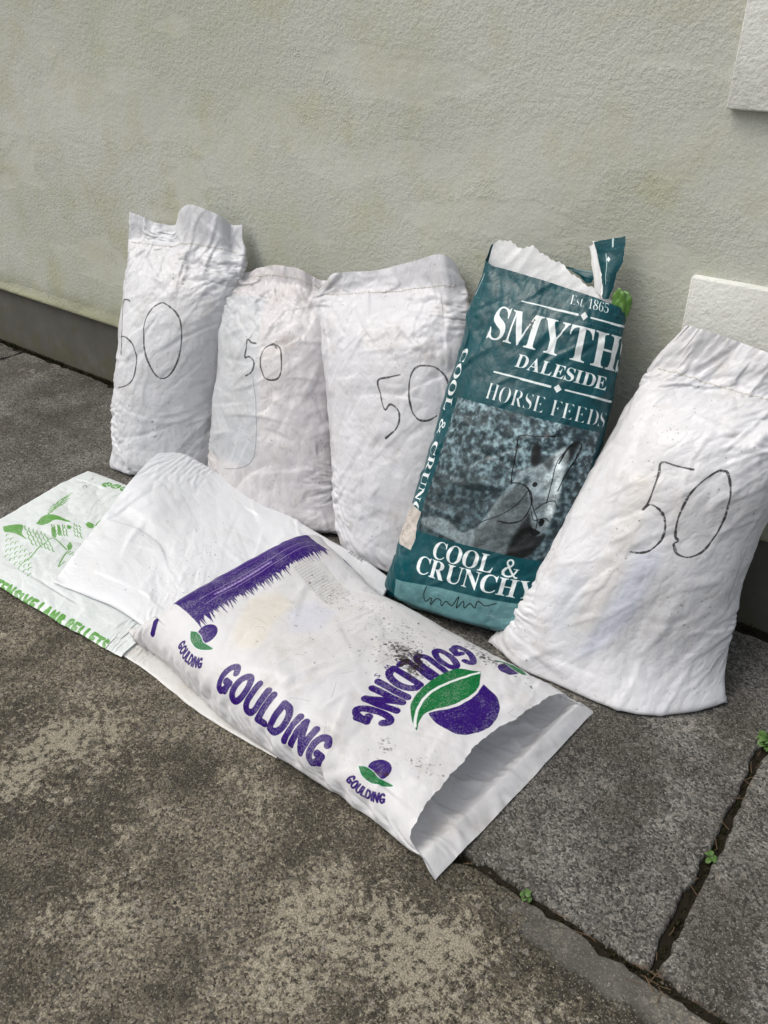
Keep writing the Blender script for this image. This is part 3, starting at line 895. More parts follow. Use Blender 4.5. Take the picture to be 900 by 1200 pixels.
CL['wht'] = make_cloth(SHEETS['wht'], [(0, .010, .004), (.06, .013, .01), (.25, .014, .006), (.5, .010, .004), (1, .006, .003)], 97, smooth=8,
                       deform=ripple(8, .006, bumps((-1.72, -.56, .13, .02), (-1.42, -.70, .12, .012))), kgf=lambda U, S: .03 + 0 * U, ex_u=.004, ex_v=.003, kb=.08, crumple=.6, **{**FLAT, 'conform': 1.0, 'conform_v': .95})
fold_lines(CL['wht'], np.random.default_rng(78), 60, .3, .9, .0030, .05, .95)
hm_add(CL['wht']["P"])

def mouth_cut(U):
    t = np.clip((U - .25) * 2, 0, 1)
    w = smoothstep(t, 0, .05) * (1 - smoothstep(t, .95, 1))
    rag = .003 * np.sin(t * 13 + 1) + .0012 * np.sin(t * 47) + .0006 * np.sin(t * 143 + 2) + .0004 * np.sin(t * 307)
    fr = 1 - w * (np.interp(t, [0, .2, .5, .8, 1], [.063, .082, .094, .086, .068]) + rag)
    return np.where((U >= .25) & (U <= .75), fr, 1.0)
gou_thick = [(0, .004, .004), (.02, .060, .028), (.05, .095, .04), (.12, .104, .042), (.35, .105, .04), (.6, .092, .034), (.8, .076, .024), (.9, .066, .014), (1, .058, .004)]
def gou_deform(G, U, S, N):
    up = (U > .25) & (U < .75)
    H_ = bumps((-.93, -.80, .14, .012), (-1.15, -.56, .10, .012), (-1.02, -.66, .11, -.022), (-.74, -.60, .12, -.020), (-.70, -.86, .10, -.012))(G, U, S, N)
    G = np.where(up[..., None], H_, G)
    lip = np.clip(1 - np.where(S < .93, (.93 - S) / .05, (S - .93) / .07), 0, 1) * (~up)            # crease where the lower layer turns down to the ground
    G[..., 2] += .020 * lip
    return G
CL['gou'] = make_cloth(SHEETS['gou'], gou_thick, 103, m=G_M, vcut=mouth_cut, smooth=6, normal=(0, 0, 1), use_hm=True, wall=None, gap=.004, floor=.002,
                       deform=gou_deform, kgf=lambda U, S: .012 + .05 * smoothstep(S, .86, .98), ex_u=.012, ex_v=.012, shear=.004, kb=.05, noise=.003, crumple=.9, crumple_w=lambda U, S: .7 + 1.1 * (1 - smoothstep(S, .03, .16)) + .7 * smoothstep(U, .64, .74))
fold_lines(CL['gou'], np.random.default_rng(80), 90, .2, .9, .0024, .04, .9)
fold_lines(CL['gou'], np.random.default_rng(81), 20, .2, .9, .0035, .80, .99, .02, .22)
fold_lines(CL['gou'], np.random.default_rng(82), 20, 2.6, .9, .0035, .80, .99, .78, .98)
# outlines of the prints and marker strokes, in metres on the flat sack (across, up)
TRACE = {
 'b1': {
  '5a': [(0.3218,0.5873),(0.3084,0.592),(0.2863,0.5915),(0.2808,0.57),(0.3005,0.5244),(0.3137,0.4718),(0.3182,0.4335)],
  '5b': [(0.3066,0.4848),(0.326,0.4848),(0.3456,0.478),(0.3651,0.4654),(0.378,0.4507),(0.3893,0.4164),(0.3859,0.3665),(0.3635,0.3392),(0.3172,0.3285)],
  '0': [(0.4689,0.5715),(0.4463,0.5808),(0.4199,0.5673),(0.4027,0.5322),(0.4042,0.4913),(0.415,0.4386),(0.4487,0.3774),(0.4771,0.3572),(0.5024,0.3729),(0.5184,0.4141),(0.5225,0.4665),(0.5145,0.5195),(0.4968,0.5499),(0.4689,0.5715)],
 },
 'b2': {
  '5': [(0.4894,0.5466),(0.4738,0.5453),(0.4583,0.5505),(0.4603,0.5239),(0.4609,0.5013),(0.4742,0.5056),(0.4904,0.5004),(0.4981,0.4891),(0.4966,0.4746),(0.4894,0.4624),(0.4756,0.4522)],
  '0': [(0.5618,0.55),(0.5497,0.5567),(0.5264,0.5421),(0.5184,0.5221),(0.5178,0.5042),(0.5232,0.4842),(0.5375,0.463),(0.5581,0.4596),(0.5793,0.4697),(0.5868,0.489),(0.5857,0.5096),(0.5786,0.5431),(0.5675,0.555),(0.5497,0.5567)],
  'line': [(0.5068,0.4629),(0.5212,0.3888),(0.5241,0.3469),(0.5237,0.3045),(0.5215,0.2615),(0.5108,0.2374),(0.4935,0.2131),(0.4755,0.1999),(0.4377,0.1793),(0.3922,0.162)],
 },
 'b3': {
  '5': [(0.5724,0.5597),(0.544,0.5528),(0.512,0.5433),(0.5186,0.5068),(0.5315,0.4726),(0.544,0.4852),(0.5548,0.4838),(0.5661,0.4738),(0.5703,0.4629),(0.5689,0.4433),(0.5598,0.4264),(0.5465,0.4142),(0.5327,0.4025)],
  '0': [(0.6934,0.5275),(0.6844,0.5564),(0.6748,0.5692),(0.6556,0.5819),(0.6232,0.5832),(0.6065,0.5727),(0.5973,0.5493),(0.5942,0.5165),(0.5965,0.497),(0.6029,0.4714),(0.6128,0.4577),(0.6227,0.4519),(0.6422,0.453),(0.6617,0.4649)],
 },
 'b5': {
  '5': [(0.5235,0.5847),(0.4891,0.5863),(0.4576,0.5881),(0.464,0.5648),(0.4694,0.537),(0.4738,0.5046),(0.4715,0.4855),(0.4773,0.497),(0.4884,0.4969),(0.5026,0.49),(0.5143,0.4796),(0.5235,0.4647),(0.529,0.4492),(0.5306,0.4302),(0.5255,0.4152),(0.5189,0.404),(0.5107,0.3973),(0.498,0.3929),(0.4838,0.3923)],
  '0': [(0.5716,0.5913),(0.5858,0.5922),(0.6006,0.5743),(0.6112,0.5521),(0.6196,0.5241),(0.6259,0.4948),(0.6263,0.4696),(0.6232,0.4481),(0.6173,0.4249),(0.608,0.4105),(0.5903,0.4005),(0.5692,0.4045),(0.5591,0.4174),(0.5557,0.425),(0.5614,0.4325),(0.5533,0.4393),(0.5471,0.4568),(0.5419,0.4813),(0.54,0.502),(0.5404,0.5329),(0.5474,0.5569),(0.5598,0.5777),(0.5716,0.5913),(0.5824,0.5916)],
  'band': [(0.4799,0.3931),(0.5421,0.398),(0.5417,0.2965),(0.5236,0.2138),(0.484,0.152),(0.4574,0.1441),(0.4814,0.2394),(0.4891,0.3283)],
  'circ': [(0.347,0.3235),(0.3923,0.3202),(0.4308,0.2875),(0.4439,0.2467),(0.4315,0.2072),(0.4003,0.1786)],
 },
 'g': {
  'head': [(0.5844,0.4687),(0.6021,0.4965),(0.6228,0.5144),(0.6377,0.5046),(0.635,0.4832),(0.6312,0.4586),(0.6305,0.4235),(0.6336,0.3753),(0.6297,0.3441),(0.629,0.319),(0.621,0.3034),(0.6088,0.3038),(0.5957,0.326),(0.5828,0.3612),(0.568,0.3984),(0.5628,0.429),(0.5659,0.4536)],
  'ear1': [(0.5512,0.4896),(0.5558,0.5053),(0.561,0.5112),(0.5751,0.4849),(0.5783,0.4672),(0.5659,0.4536),(0.5557,0.467)],
  'ear2': [(0.6206,0.4851),(0.6239,0.5094),(0.6351,0.5264),(0.6495,0.5312),(0.6437,0.5007),(0.6324,0.4736)],
  'neck': [(0.568,0.4196),(0.5465,0.4063),(0.5279,0.3831),(0.5143,0.358),(0.5021,0.3194),(0.4879,0.2854),(0.4915,0.2416),(0.5618,0.2403),(0.5624,0.2768),(0.5758,0.3186),(0.5881,0.3543)],
  'chest': [(0.5861,0.3565),(0.5758,0.3186),(0.5657,0.2834),(0.5644,0.2398),(0.6045,0.2461),(0.6213,0.2738),(0.6318,0.3084),(0.6051,0.3086)],
  'back': [(0.3402,0.2744),(0.3749,0.2892),(0.4128,0.2879),(0.4529,0.2706),(0.4871,0.2879),(0.5052,0.2395),(0.4433,0.2457),(0.3501,0.26)],
  'mane': [(0.5314,0.4096),(0.5349,0.4286),(0.5499,0.4471),(0.5655,0.4551),(0.5602,0.4378),(0.5484,0.4175)],
  'bridge': [(0.6046,0.4866),(0.6217,0.4482),(0.6276,0.4068),(0.6279,0.3688),(0.6239,0.3346)],
  'cheek': [(0.5699,0.3988),(0.5819,0.3964),(0.601,0.379),(0.6055,0.3529),(0.5948,0.3477),(0.5838,0.3614)],
  'muzzle': [(0.5982,0.3348),(0.6092,0.3482),(0.6268,0.3492),(0.629,0.319),(0.621,0.3034),(0.6088,0.3038),(0.5991,0.3184)],
  'forelock': [(0.582,0.4681),(0.5918,0.4784),(0.6033,0.4916),(0.6046,0.4709),(0.599,0.451),(0.5908,0.4596)],
  'crest': [(0.5396,0.4126),(0.5265,0.3881),(0.5136,0.3605),(0.5014,0.322),(0.4889,0.2912)],
  'jaw': [(0.5831,0.3639),(0.5948,0.3477),(0.605,0.3363)],
  'eye': [(0.5731,0.4155),(0.5772,0.4218),(0.5838,0.4196),(0.5828,0.4125),(0.5771,0.4101)],
  'nostril': [(0.608,0.3342),(0.6131,0.3424),(0.6198,0.3393),(0.6196,0.327),(0.6131,0.324)],
  'mouthd': [(0.5955,0.3177),(0.6083,0.3148),(0.6196,0.3087),(0.609,0.2995),(0.599,0.3045)],
  'br1': [(0.5668,0.406),(0.5778,0.3847),(0.592,0.3579),(0.605,0.3363),(0.6074,0.309)],
  'br2': [(0.5924,0.3564),(0.6085,0.378),(0.6278,0.3877),(0.6359,0.3757)],
  'br3': [(0.6131,0.3791),(0.6118,0.4301),(0.6107,0.4723),(0.6245,0.5069),(0.6449,0.5286)],
  'br4': [(0.5881,0.3543),(0.5982,0.3348),(0.6174,0.3444),(0.6297,0.3386)],
  'm5a': [(0.5928,0.5306),(0.5555,0.5219),(0.5181,0.5133),(0.5192,0.4818),(0.5215,0.4561),(0.524,0.4302),(0.5294,0.4059)],
  'm5b': [(0.5299,0.4076),(0.5452,0.4108),(0.5615,0.4074),(0.5787,0.3903),(0.5831,0.3639),(0.5745,0.3319),(0.5515,0.317),(0.5241,0.3157)],
  'm0': [(0.6153,0.4733),(0.6245,0.5069),(0.6375,0.5269),(0.6533,0.5266),(0.65,0.4967),(0.6365,0.4571),(0.6285,0.4124)],
  'rein': [(0.569,0.3986),(0.5539,0.3624),(0.5272,0.3312),(0.4967,0.3097),(0.486,0.3003)],
  'photo': [(0.3278,0.5613),(0.6868,0.5679),(0.6521,0.4172),(0.6095,0.2454),(0.5668,0.2404),(0.4996,0.2409),(0.4433,0.2457),(0.339,0.2683),(0.3382,0.2908)],
  'silver': [(0.3435,0.1408),(0.3866,0.1494),(0.4236,0.1319),(0.4337,0.1145),(0.5201,0.1279),(0.5948,0.1309),(0.5889,0.0936),(0.5124,0.0837),(0.4266,0.0666),(0.3738,0.0716)],
  'scr': [(0.4051,0.1203),(0.401,0.098),(0.4077,0.0821),(0.422,0.096),(0.4222,0.0781),(0.4338,0.0967),(0.4455,0.0973),(0.4503,0.0838),(0.4599,0.0987),(0.4753,0.0913),(0.4867,0.1182),(0.4869,0.0886),(0.4994,0.11),(0.5052,0.0937),(0.516,0.1088),(0.5287,0.1008),(0.5325,0.1197),(0.5496,0.1119),(0.572,0.1229)],
  'patch': [(0.1758,0.2237),(0.2563,0.2948),(0.3294,0.2884),(0.341,0.1875),(0.2182,0.1619)],
 },
 'gou': {
  'leaf': [(0.4203,0.7183),(0.4305,0.7045),(0.447,0.682),(0.4689,0.6752),(0.4971,0.6723),(0.5293,0.6737),(0.5608,0.6778),(0.583,0.6849),(0.5991,0.6969),(0.6131,0.712),(0.6223,0.7249),(0.6277,0.7361),(0.6109,0.7271),(0.5901,0.7226),(0.5666,0.7281),(0.5396,0.7417),(0.512,0.7502),(0.4849,0.751),(0.4566,0.743)],
  'rib': [(0.4254,0.718),(0.4503,0.7097),(0.4791,0.7006),(0.5083,0.6961),(0.5356,0.693),(0.5625,0.6955),(0.5857,0.7042),(0.605,0.7144),(0.6233,0.7277)],
  'ball': [(0.4496,0.7472),(0.4547,0.7698),(0.4612,0.7905),(0.4756,0.8073),(0.5053,0.8224),(0.5328,0.8262),(0.5588,0.8189),(0.5808,0.8064),(0.5918,0.7899),(0.5934,0.761),(0.5899,0.7404),(0.5836,0.7273),(0.5706,0.7315),(0.5435,0.7475),(0.5165,0.7565),(0.4857,0.7569)],
  'soil': [(0.4924,0.5546),(0.4795,0.5711),(0.4791,0.5937),(0.4826,0.6256),(0.5111,0.6572),(0.5288,0.6511),(0.5255,0.6257),(0.5149,0.6046),(0.5083,0.5753)],
  'soil2': [(0.7063,0.6877),(0.7017,0.7008),(0.7138,0.7022)],
  'soil3': [(0.7001,0.8021),(0.692,0.8077),(0.7011,0.8305),(0.7169,0.8348),(0.7254,0.8247)],
  'band': [(0.7023,0.0987),(0.6879,0.2106),(0.6024,0.1648),(0.4768,0.2128),(0.4167,0.2052),(0.3902,0.1223),(0.4441,0.1249),(0.5525,0.0459)],
  'bandend': [(0.4145,0.2019),(0.4052,0.2489)],
  'label': [(0.37,0.1244),(0.4179,0.2071),(0.3989,0.3085),(0.4384,0.3102)],
  'lab2': [(0.377,0.2417),(0.3459,0.2769)],
  'cream': [(0.6049,0.2166),(0.5507,0.21),(0.5244,0.2509),(0.5925,0.2867),(0.6548,0.3419),(0.6717,0.3172)],
  'blue': [(0.6258,0.3044),(0.55,0.2772),(0.5296,0.3291),(0.5742,0.36)],
 },
 'pel': {
  'tail': [(0.6434,0.0449),(0.6246,0.0614),(0.6084,0.0904),(0.6363,0.1189),(0.651,0.1616),(0.6464,0.1178),(0.6518,0.0878),(0.6582,0.0694)],
  'wing': [(0.5843,0.1179),(0.5434,0.1077),(0.5239,0.1381),(0.5217,0.2013),(0.5393,0.1554),(0.574,0.143)],
  'wl1': [(0.5696,0.1268),(0.5467,0.1266),(0.5213,0.1865)],
  'leg1': [(0.7382,0.2348),(0.7153,0.2376),(0.6836,0.228),(0.6574,0.2188),(0.6344,0.2169)],
  'belly': [(0.6344,0.2169),(0.6028,0.2119),(0.6098,0.2451),(0.6233,0.2913)],
  'body1': [(0.5757,0.1747),(0.5673,0.1795),(0.594,0.2162),(0.5982,0.2032)],
  'body2': [(0.5602,0.1824),(0.5532,0.1855),(0.5791,0.2199),(0.5849,0.217)],
  'neck2': [(0.537,0.1998),(0.5356,0.2162),(0.5474,0.222),(0.5499,0.2119)],
  'head1': [(0.5047,0.2405),(0.4923,0.2419),(0.4934,0.266),(0.5085,0.277),(0.5138,0.2612)],
  'beak1': [(0.4946,0.273),(0.4775,0.2659),(0.4586,0.2681)],
  'head2': [(0.6111,0.2791),(0.5897,0.2677),(0.6013,0.291),(0.6158,0.3),(0.6203,0.2948)],
  'beak2': [(0.6909,0.3337),(0.663,0.3144),(0.6313,0.3)],
  'beak3': [(0.6901,0.3348),(0.6629,0.3277)],
  'c1': [(0.3159,0.1371)],
  'c2': [(0.3093,0.1697)],
  'c3': [(0.3058,0.2055)],
  'sc1': [(0.3755,0.0898),(0.3604,0.0845),(0.3683,0.0997),(0.3794,0.0981)],
  'sc2': [(0.3221,0.0717),(0.3111,0.0671)],
  'fl1': [(0.4617,0.2173),(0.4305,0.1957),(0.3856,0.1813),(0.3491,0.1735)],
  'fl2': [(0.4135,0.2111),(0.3739,0.2074),(0.3374,0.2181)],
  'hatch': [[(0.6686,0.0898),(0.6621,0.0862),(0.6581,0.09)],[(0.6748,0.1172),(0.6677,0.1115),(0.6626,0.1135)],[(0.6818,0.1449),(0.6738,0.1394),(0.6683,0.1417)],[(0.6879,0.1759),(0.6801,0.1691),(0.6745,0.1706)],[(0.6941,0.1987),(0.6866,0.1941),(0.6806,0.1959)],[(0.6966,0.2228),(0.6894,0.2177),(0.6848,0.2203)],[(0.6844,0.1087),(0.6759,0.1035),(0.6696,0.1061)],[(0.69,0.1362),(0.6821,0.1307),(0.6763,0.133)],[(0.6993,0.1639),(0.6911,0.1591),(0.6851,0.1622)],[(0.7017,0.1912),(0.695,0.1865),(0.69,0.1887)],[(0.7078,0.2164),(0.7001,0.2115),(0.6952,0.2147)],[(0.7162,0.2439),(0.7071,0.2372),(0.7,0.238)],[(0.6999,0.1255),(0.6935,0.1223),(0.6904,0.1272)],[(0.7073,0.1552),(0.7005,0.1501),(0.6956,0.1527)],[(0.7142,0.1841),(0.707,0.1786),(0.7017,0.1808)],[(0.7196,0.2075),(0.7114,0.203),(0.706,0.2062)],[(0.7263,0.2369),(0.7177,0.2315),(0.7116,0.2337)],[(0.7327,0.2621),(0.7253,0.2572),(0.7194,0.2589)],[(0.717,0.1475),(0.7093,0.1418),(0.7035,0.1441)],[(0.7249,0.1745),(0.7169,0.1684),(0.7114,0.1711)],[(0.7288,0.1975),(0.7211,0.192),(0.7153,0.1939)],[(0.7364,0.2294),(0.7297,0.2243),(0.725,0.227)],[(0.7408,0.253),(0.7345,0.2479),(0.7298,0.25)],[(0.7452,0.2749),(0.7382,0.271),(0.7328,0.2735)],[(0.7341,0.1658),(0.7256,0.1596),(0.7201,0.1624)],[(0.7394,0.192),(0.7322,0.1871),(0.7271,0.1896)],[(0.7446,0.2179),(0.7375,0.2132),(0.7333,0.2168)],[(0.7536,0.2465),(0.7446,0.2391),(0.7386,0.241)],[(0.757,0.2694),(0.7494,0.2649),(0.7442,0.2677)],[(0.7621,0.2924),(0.7541,0.288),(0.7479,0.2902)],[(0.6052,0.0951),(0.6141,0.1044),(0.6183,0.1167)],[(0.6054,0.1126),(0.6158,0.1238),(0.6227,0.1398)],[(0.6034,0.1287),(0.614,0.1404),(0.6198,0.155)],[(0.6042,0.1465),(0.6133,0.157),(0.6161,0.1679)],[(0.5997,0.1581),(0.6088,0.1696),(0.6111,0.1807)],[(0.6001,0.1744),(0.6097,0.1872),(0.6127,0.1999)],[(0.6195,0.1221),(0.629,0.1341),(0.6333,0.1479)],[(0.6184,0.1362),(0.6295,0.1508),(0.6346,0.166)],[(0.6172,0.1558),(0.6273,0.1675),(0.6313,0.1799)],[(0.616,0.1693),(0.6271,0.1837),(0.6306,0.1964)],[(0.6144,0.1856),(0.6235,0.197),(0.6257,0.2077)],[(0.6098,0.1995),(0.6212,0.2118),(0.6267,0.2253)],[(0.6341,0.1476),(0.6449,0.16),(0.6499,0.1734)],[(0.6332,0.1671),(0.6428,0.1778),(0.6462,0.1888)],[(0.6327,0.1853),(0.6409,0.1936),(0.6436,0.2033)],[(0.6317,0.1982),(0.6396,0.2071),(0.6419,0.2171)],[(0.6297,0.2131),(0.6369,0.2235),(0.6373,0.2329)],[(0.6264,0.2282),(0.6346,0.2377),(0.6372,0.2484)],[(0.6492,0.1769),(0.6571,0.1866),(0.6596,0.1977)],[(0.6462,0.1921),(0.6538,0.1997),(0.6566,0.21)],[(0.6437,0.2055),(0.652,0.2164),(0.6548,0.2284)],[(0.6385,0.219),(0.6484,0.2301),(0.6535,0.2436)],[(0.6418,0.2363),(0.6503,0.2476),(0.6528,0.2591)],[(0.6404,0.2527),(0.6492,0.2634),(0.6511,0.2736)],[(0.5418,0.1122),(0.5357,0.1132),(0.5295,0.1143)],[(0.5316,0.1109),(0.5257,0.1133),(0.5195,0.1154)],[(0.5245,0.1133),(0.5167,0.1128),(0.5085,0.1118)],[(0.5151,0.1119),(0.5079,0.1119),(0.5005,0.1115)],[(0.5055,0.1111),(0.4971,0.1097),(0.4882,0.1076)],[(0.4937,0.1087),(0.4875,0.1088),(0.4814,0.1088)],[(0.4834,0.105),(0.4769,0.1051),(0.4704,0.1054)],[(0.4762,0.1075),(0.4688,0.1072),(0.4616,0.1073)],[(0.4655,0.1059),(0.4587,0.1059),(0.4519,0.106)],[(0.5279,0.1058),(0.5232,0.1077),(0.5184,0.1095)],[(0.5199,0.1054),(0.513,0.1064),(0.5058,0.107)],[(0.5117,0.1077),(0.5048,0.1073),(0.4976,0.1065)],[(0.5034,0.105),(0.4949,0.104),(0.486,0.1027)],[(0.4921,0.1041),(0.484,0.1039),(0.4762,0.1043)],[(0.4836,0.1007),(0.476,0.1003),(0.4686,0.1001)],[(0.4728,0.0994),(0.4671,0.1002),(0.4615,0.1011)],[(0.4627,0.099),(0.4554,0.099),(0.4481,0.0989)],[(0.4536,0.0988),(0.4455,0.0987),(0.4378,0.0992)],[(0.5183,0.0992),(0.5115,0.099),(0.5046,0.0985)],[(0.5073,0.0985),(0.5022,0.1002),(0.4969,0.1015)],[(0.4982,0.0989),(0.4913,0.098),(0.4844,0.0972)],[(0.4916,0.0974),(0.4849,0.0964),(0.4785,0.0958)],[(0.4812,0.0949),(0.474,0.0958),(0.4667,0.0967)],[(0.47,0.0954),(0.4635,0.0948),(0.4567,0.0938)],[(0.4602,0.0916),(0.4526,0.0918),(0.4447,0.0918)],[(0.4508,0.0922),(0.4426,0.0906),(0.4346,0.0893)],[(0.4394,0.0898),(0.4322,0.0893),(0.4255,0.0893)],[(0.5062,0.0915),(0.4992,0.092),(0.4917,0.092)],[(0.4943,0.0906),(0.4883,0.0906),(0.4824,0.0908)],[(0.4878,0.0911),(0.4813,0.0908),(0.475,0.0908)],[(0.4775,0.0884),(0.4705,0.0886),(0.4635,0.0886)],[(0.4675,0.0886),(0.4595,0.0881),(0.4509,0.0869)],[(0.4588,0.0872),(0.4515,0.0877),(0.4438,0.0879)],[(0.4472,0.085),(0.4403,0.0851),(0.4336,0.0856)],[(0.4396,0.0851),(0.431,0.083),(0.4227,0.0815)],[(0.4285,0.0826),(0.4198,0.082),(0.4116,0.0822)],[(0.5603,0.1593),(0.5664,0.1663),(0.5699,0.1745)],[(0.5574,0.1659),(0.5634,0.173),(0.5666,0.181)],[(0.5524,0.1752),(0.5592,0.1833),(0.5633,0.1925)],[(0.5526,0.1817),(0.5583,0.1879),(0.5615,0.1953)],[(0.5452,0.1886),(0.5516,0.1958),(0.5555,0.2042)],[(0.5441,0.1961),(0.5499,0.2024),(0.5531,0.2098)],[(0.5723,0.1748),(0.5779,0.1809),(0.5809,0.1879)],[(0.5672,0.1792),(0.5731,0.1876),(0.5758,0.196)],[(0.5628,0.1896),(0.5697,0.1961),(0.5745,0.2046)],[(0.5622,0.198),(0.5675,0.2038),(0.5705,0.211)],[(0.5574,0.2027),(0.5636,0.2115),(0.5668,0.2208)],[(0.5544,0.2153),(0.5605,0.221),(0.5641,0.2281)],[(0.5807,0.1876),(0.5863,0.1934),(0.5894,0.2005)],[(0.58,0.1984),(0.5848,0.2038),(0.5869,0.2102)],[(0.5757,0.2028),(0.5817,0.2098),(0.5853,0.2182)],[(0.5722,0.2122),(0.5786,0.2195),(0.5826,0.2281)],[(0.5688,0.2179),(0.5751,0.2256),(0.5784,0.2338)],[(0.5662,0.2282),(0.5714,0.2339),(0.5735,0.2402)],[(0.5205,0.2097),(0.5246,0.2155),(0.5269,0.222)],[(0.5219,0.2199),(0.5252,0.226),(0.5264,0.2321)],[(0.5189,0.2292),(0.5228,0.236),(0.5245,0.2427)],[(0.5333,0.2211),(0.5377,0.2289),(0.5398,0.2365)],[(0.5321,0.2324),(0.5364,0.239),(0.5386,0.2457)],[(0.5299,0.2434),(0.5336,0.2498),(0.5349,0.2558)],[(0.5449,0.2356),(0.5493,0.2425),(0.5515,0.2495)],[(0.5423,0.2474),(0.5466,0.2538),(0.5487,0.2603)],[(0.5428,0.2585),(0.547,0.2638),(0.5492,0.2696)],[(0.5563,0.251),(0.5601,0.2571),(0.5617,0.2633)],[(0.555,0.2608),(0.559,0.2668),(0.5609,0.273)],[(0.5521,0.2715),(0.5562,0.2779),(0.5583,0.2846)],[(0.629,0.2997),(0.6249,0.2994),(0.6204,0.2965)],[(0.6277,0.3051),(0.625,0.3063),(0.6212,0.3047)],[(0.6273,0.3148),(0.6234,0.3149),(0.6187,0.3123)],[(0.6344,0.3059),(0.6314,0.3067),(0.6275,0.3048)],[(0.6337,0.3137),(0.6306,0.3146),(0.6266,0.3128)],[(0.6315,0.3235),(0.6286,0.3241),(0.6249,0.3219)]],
 },
}
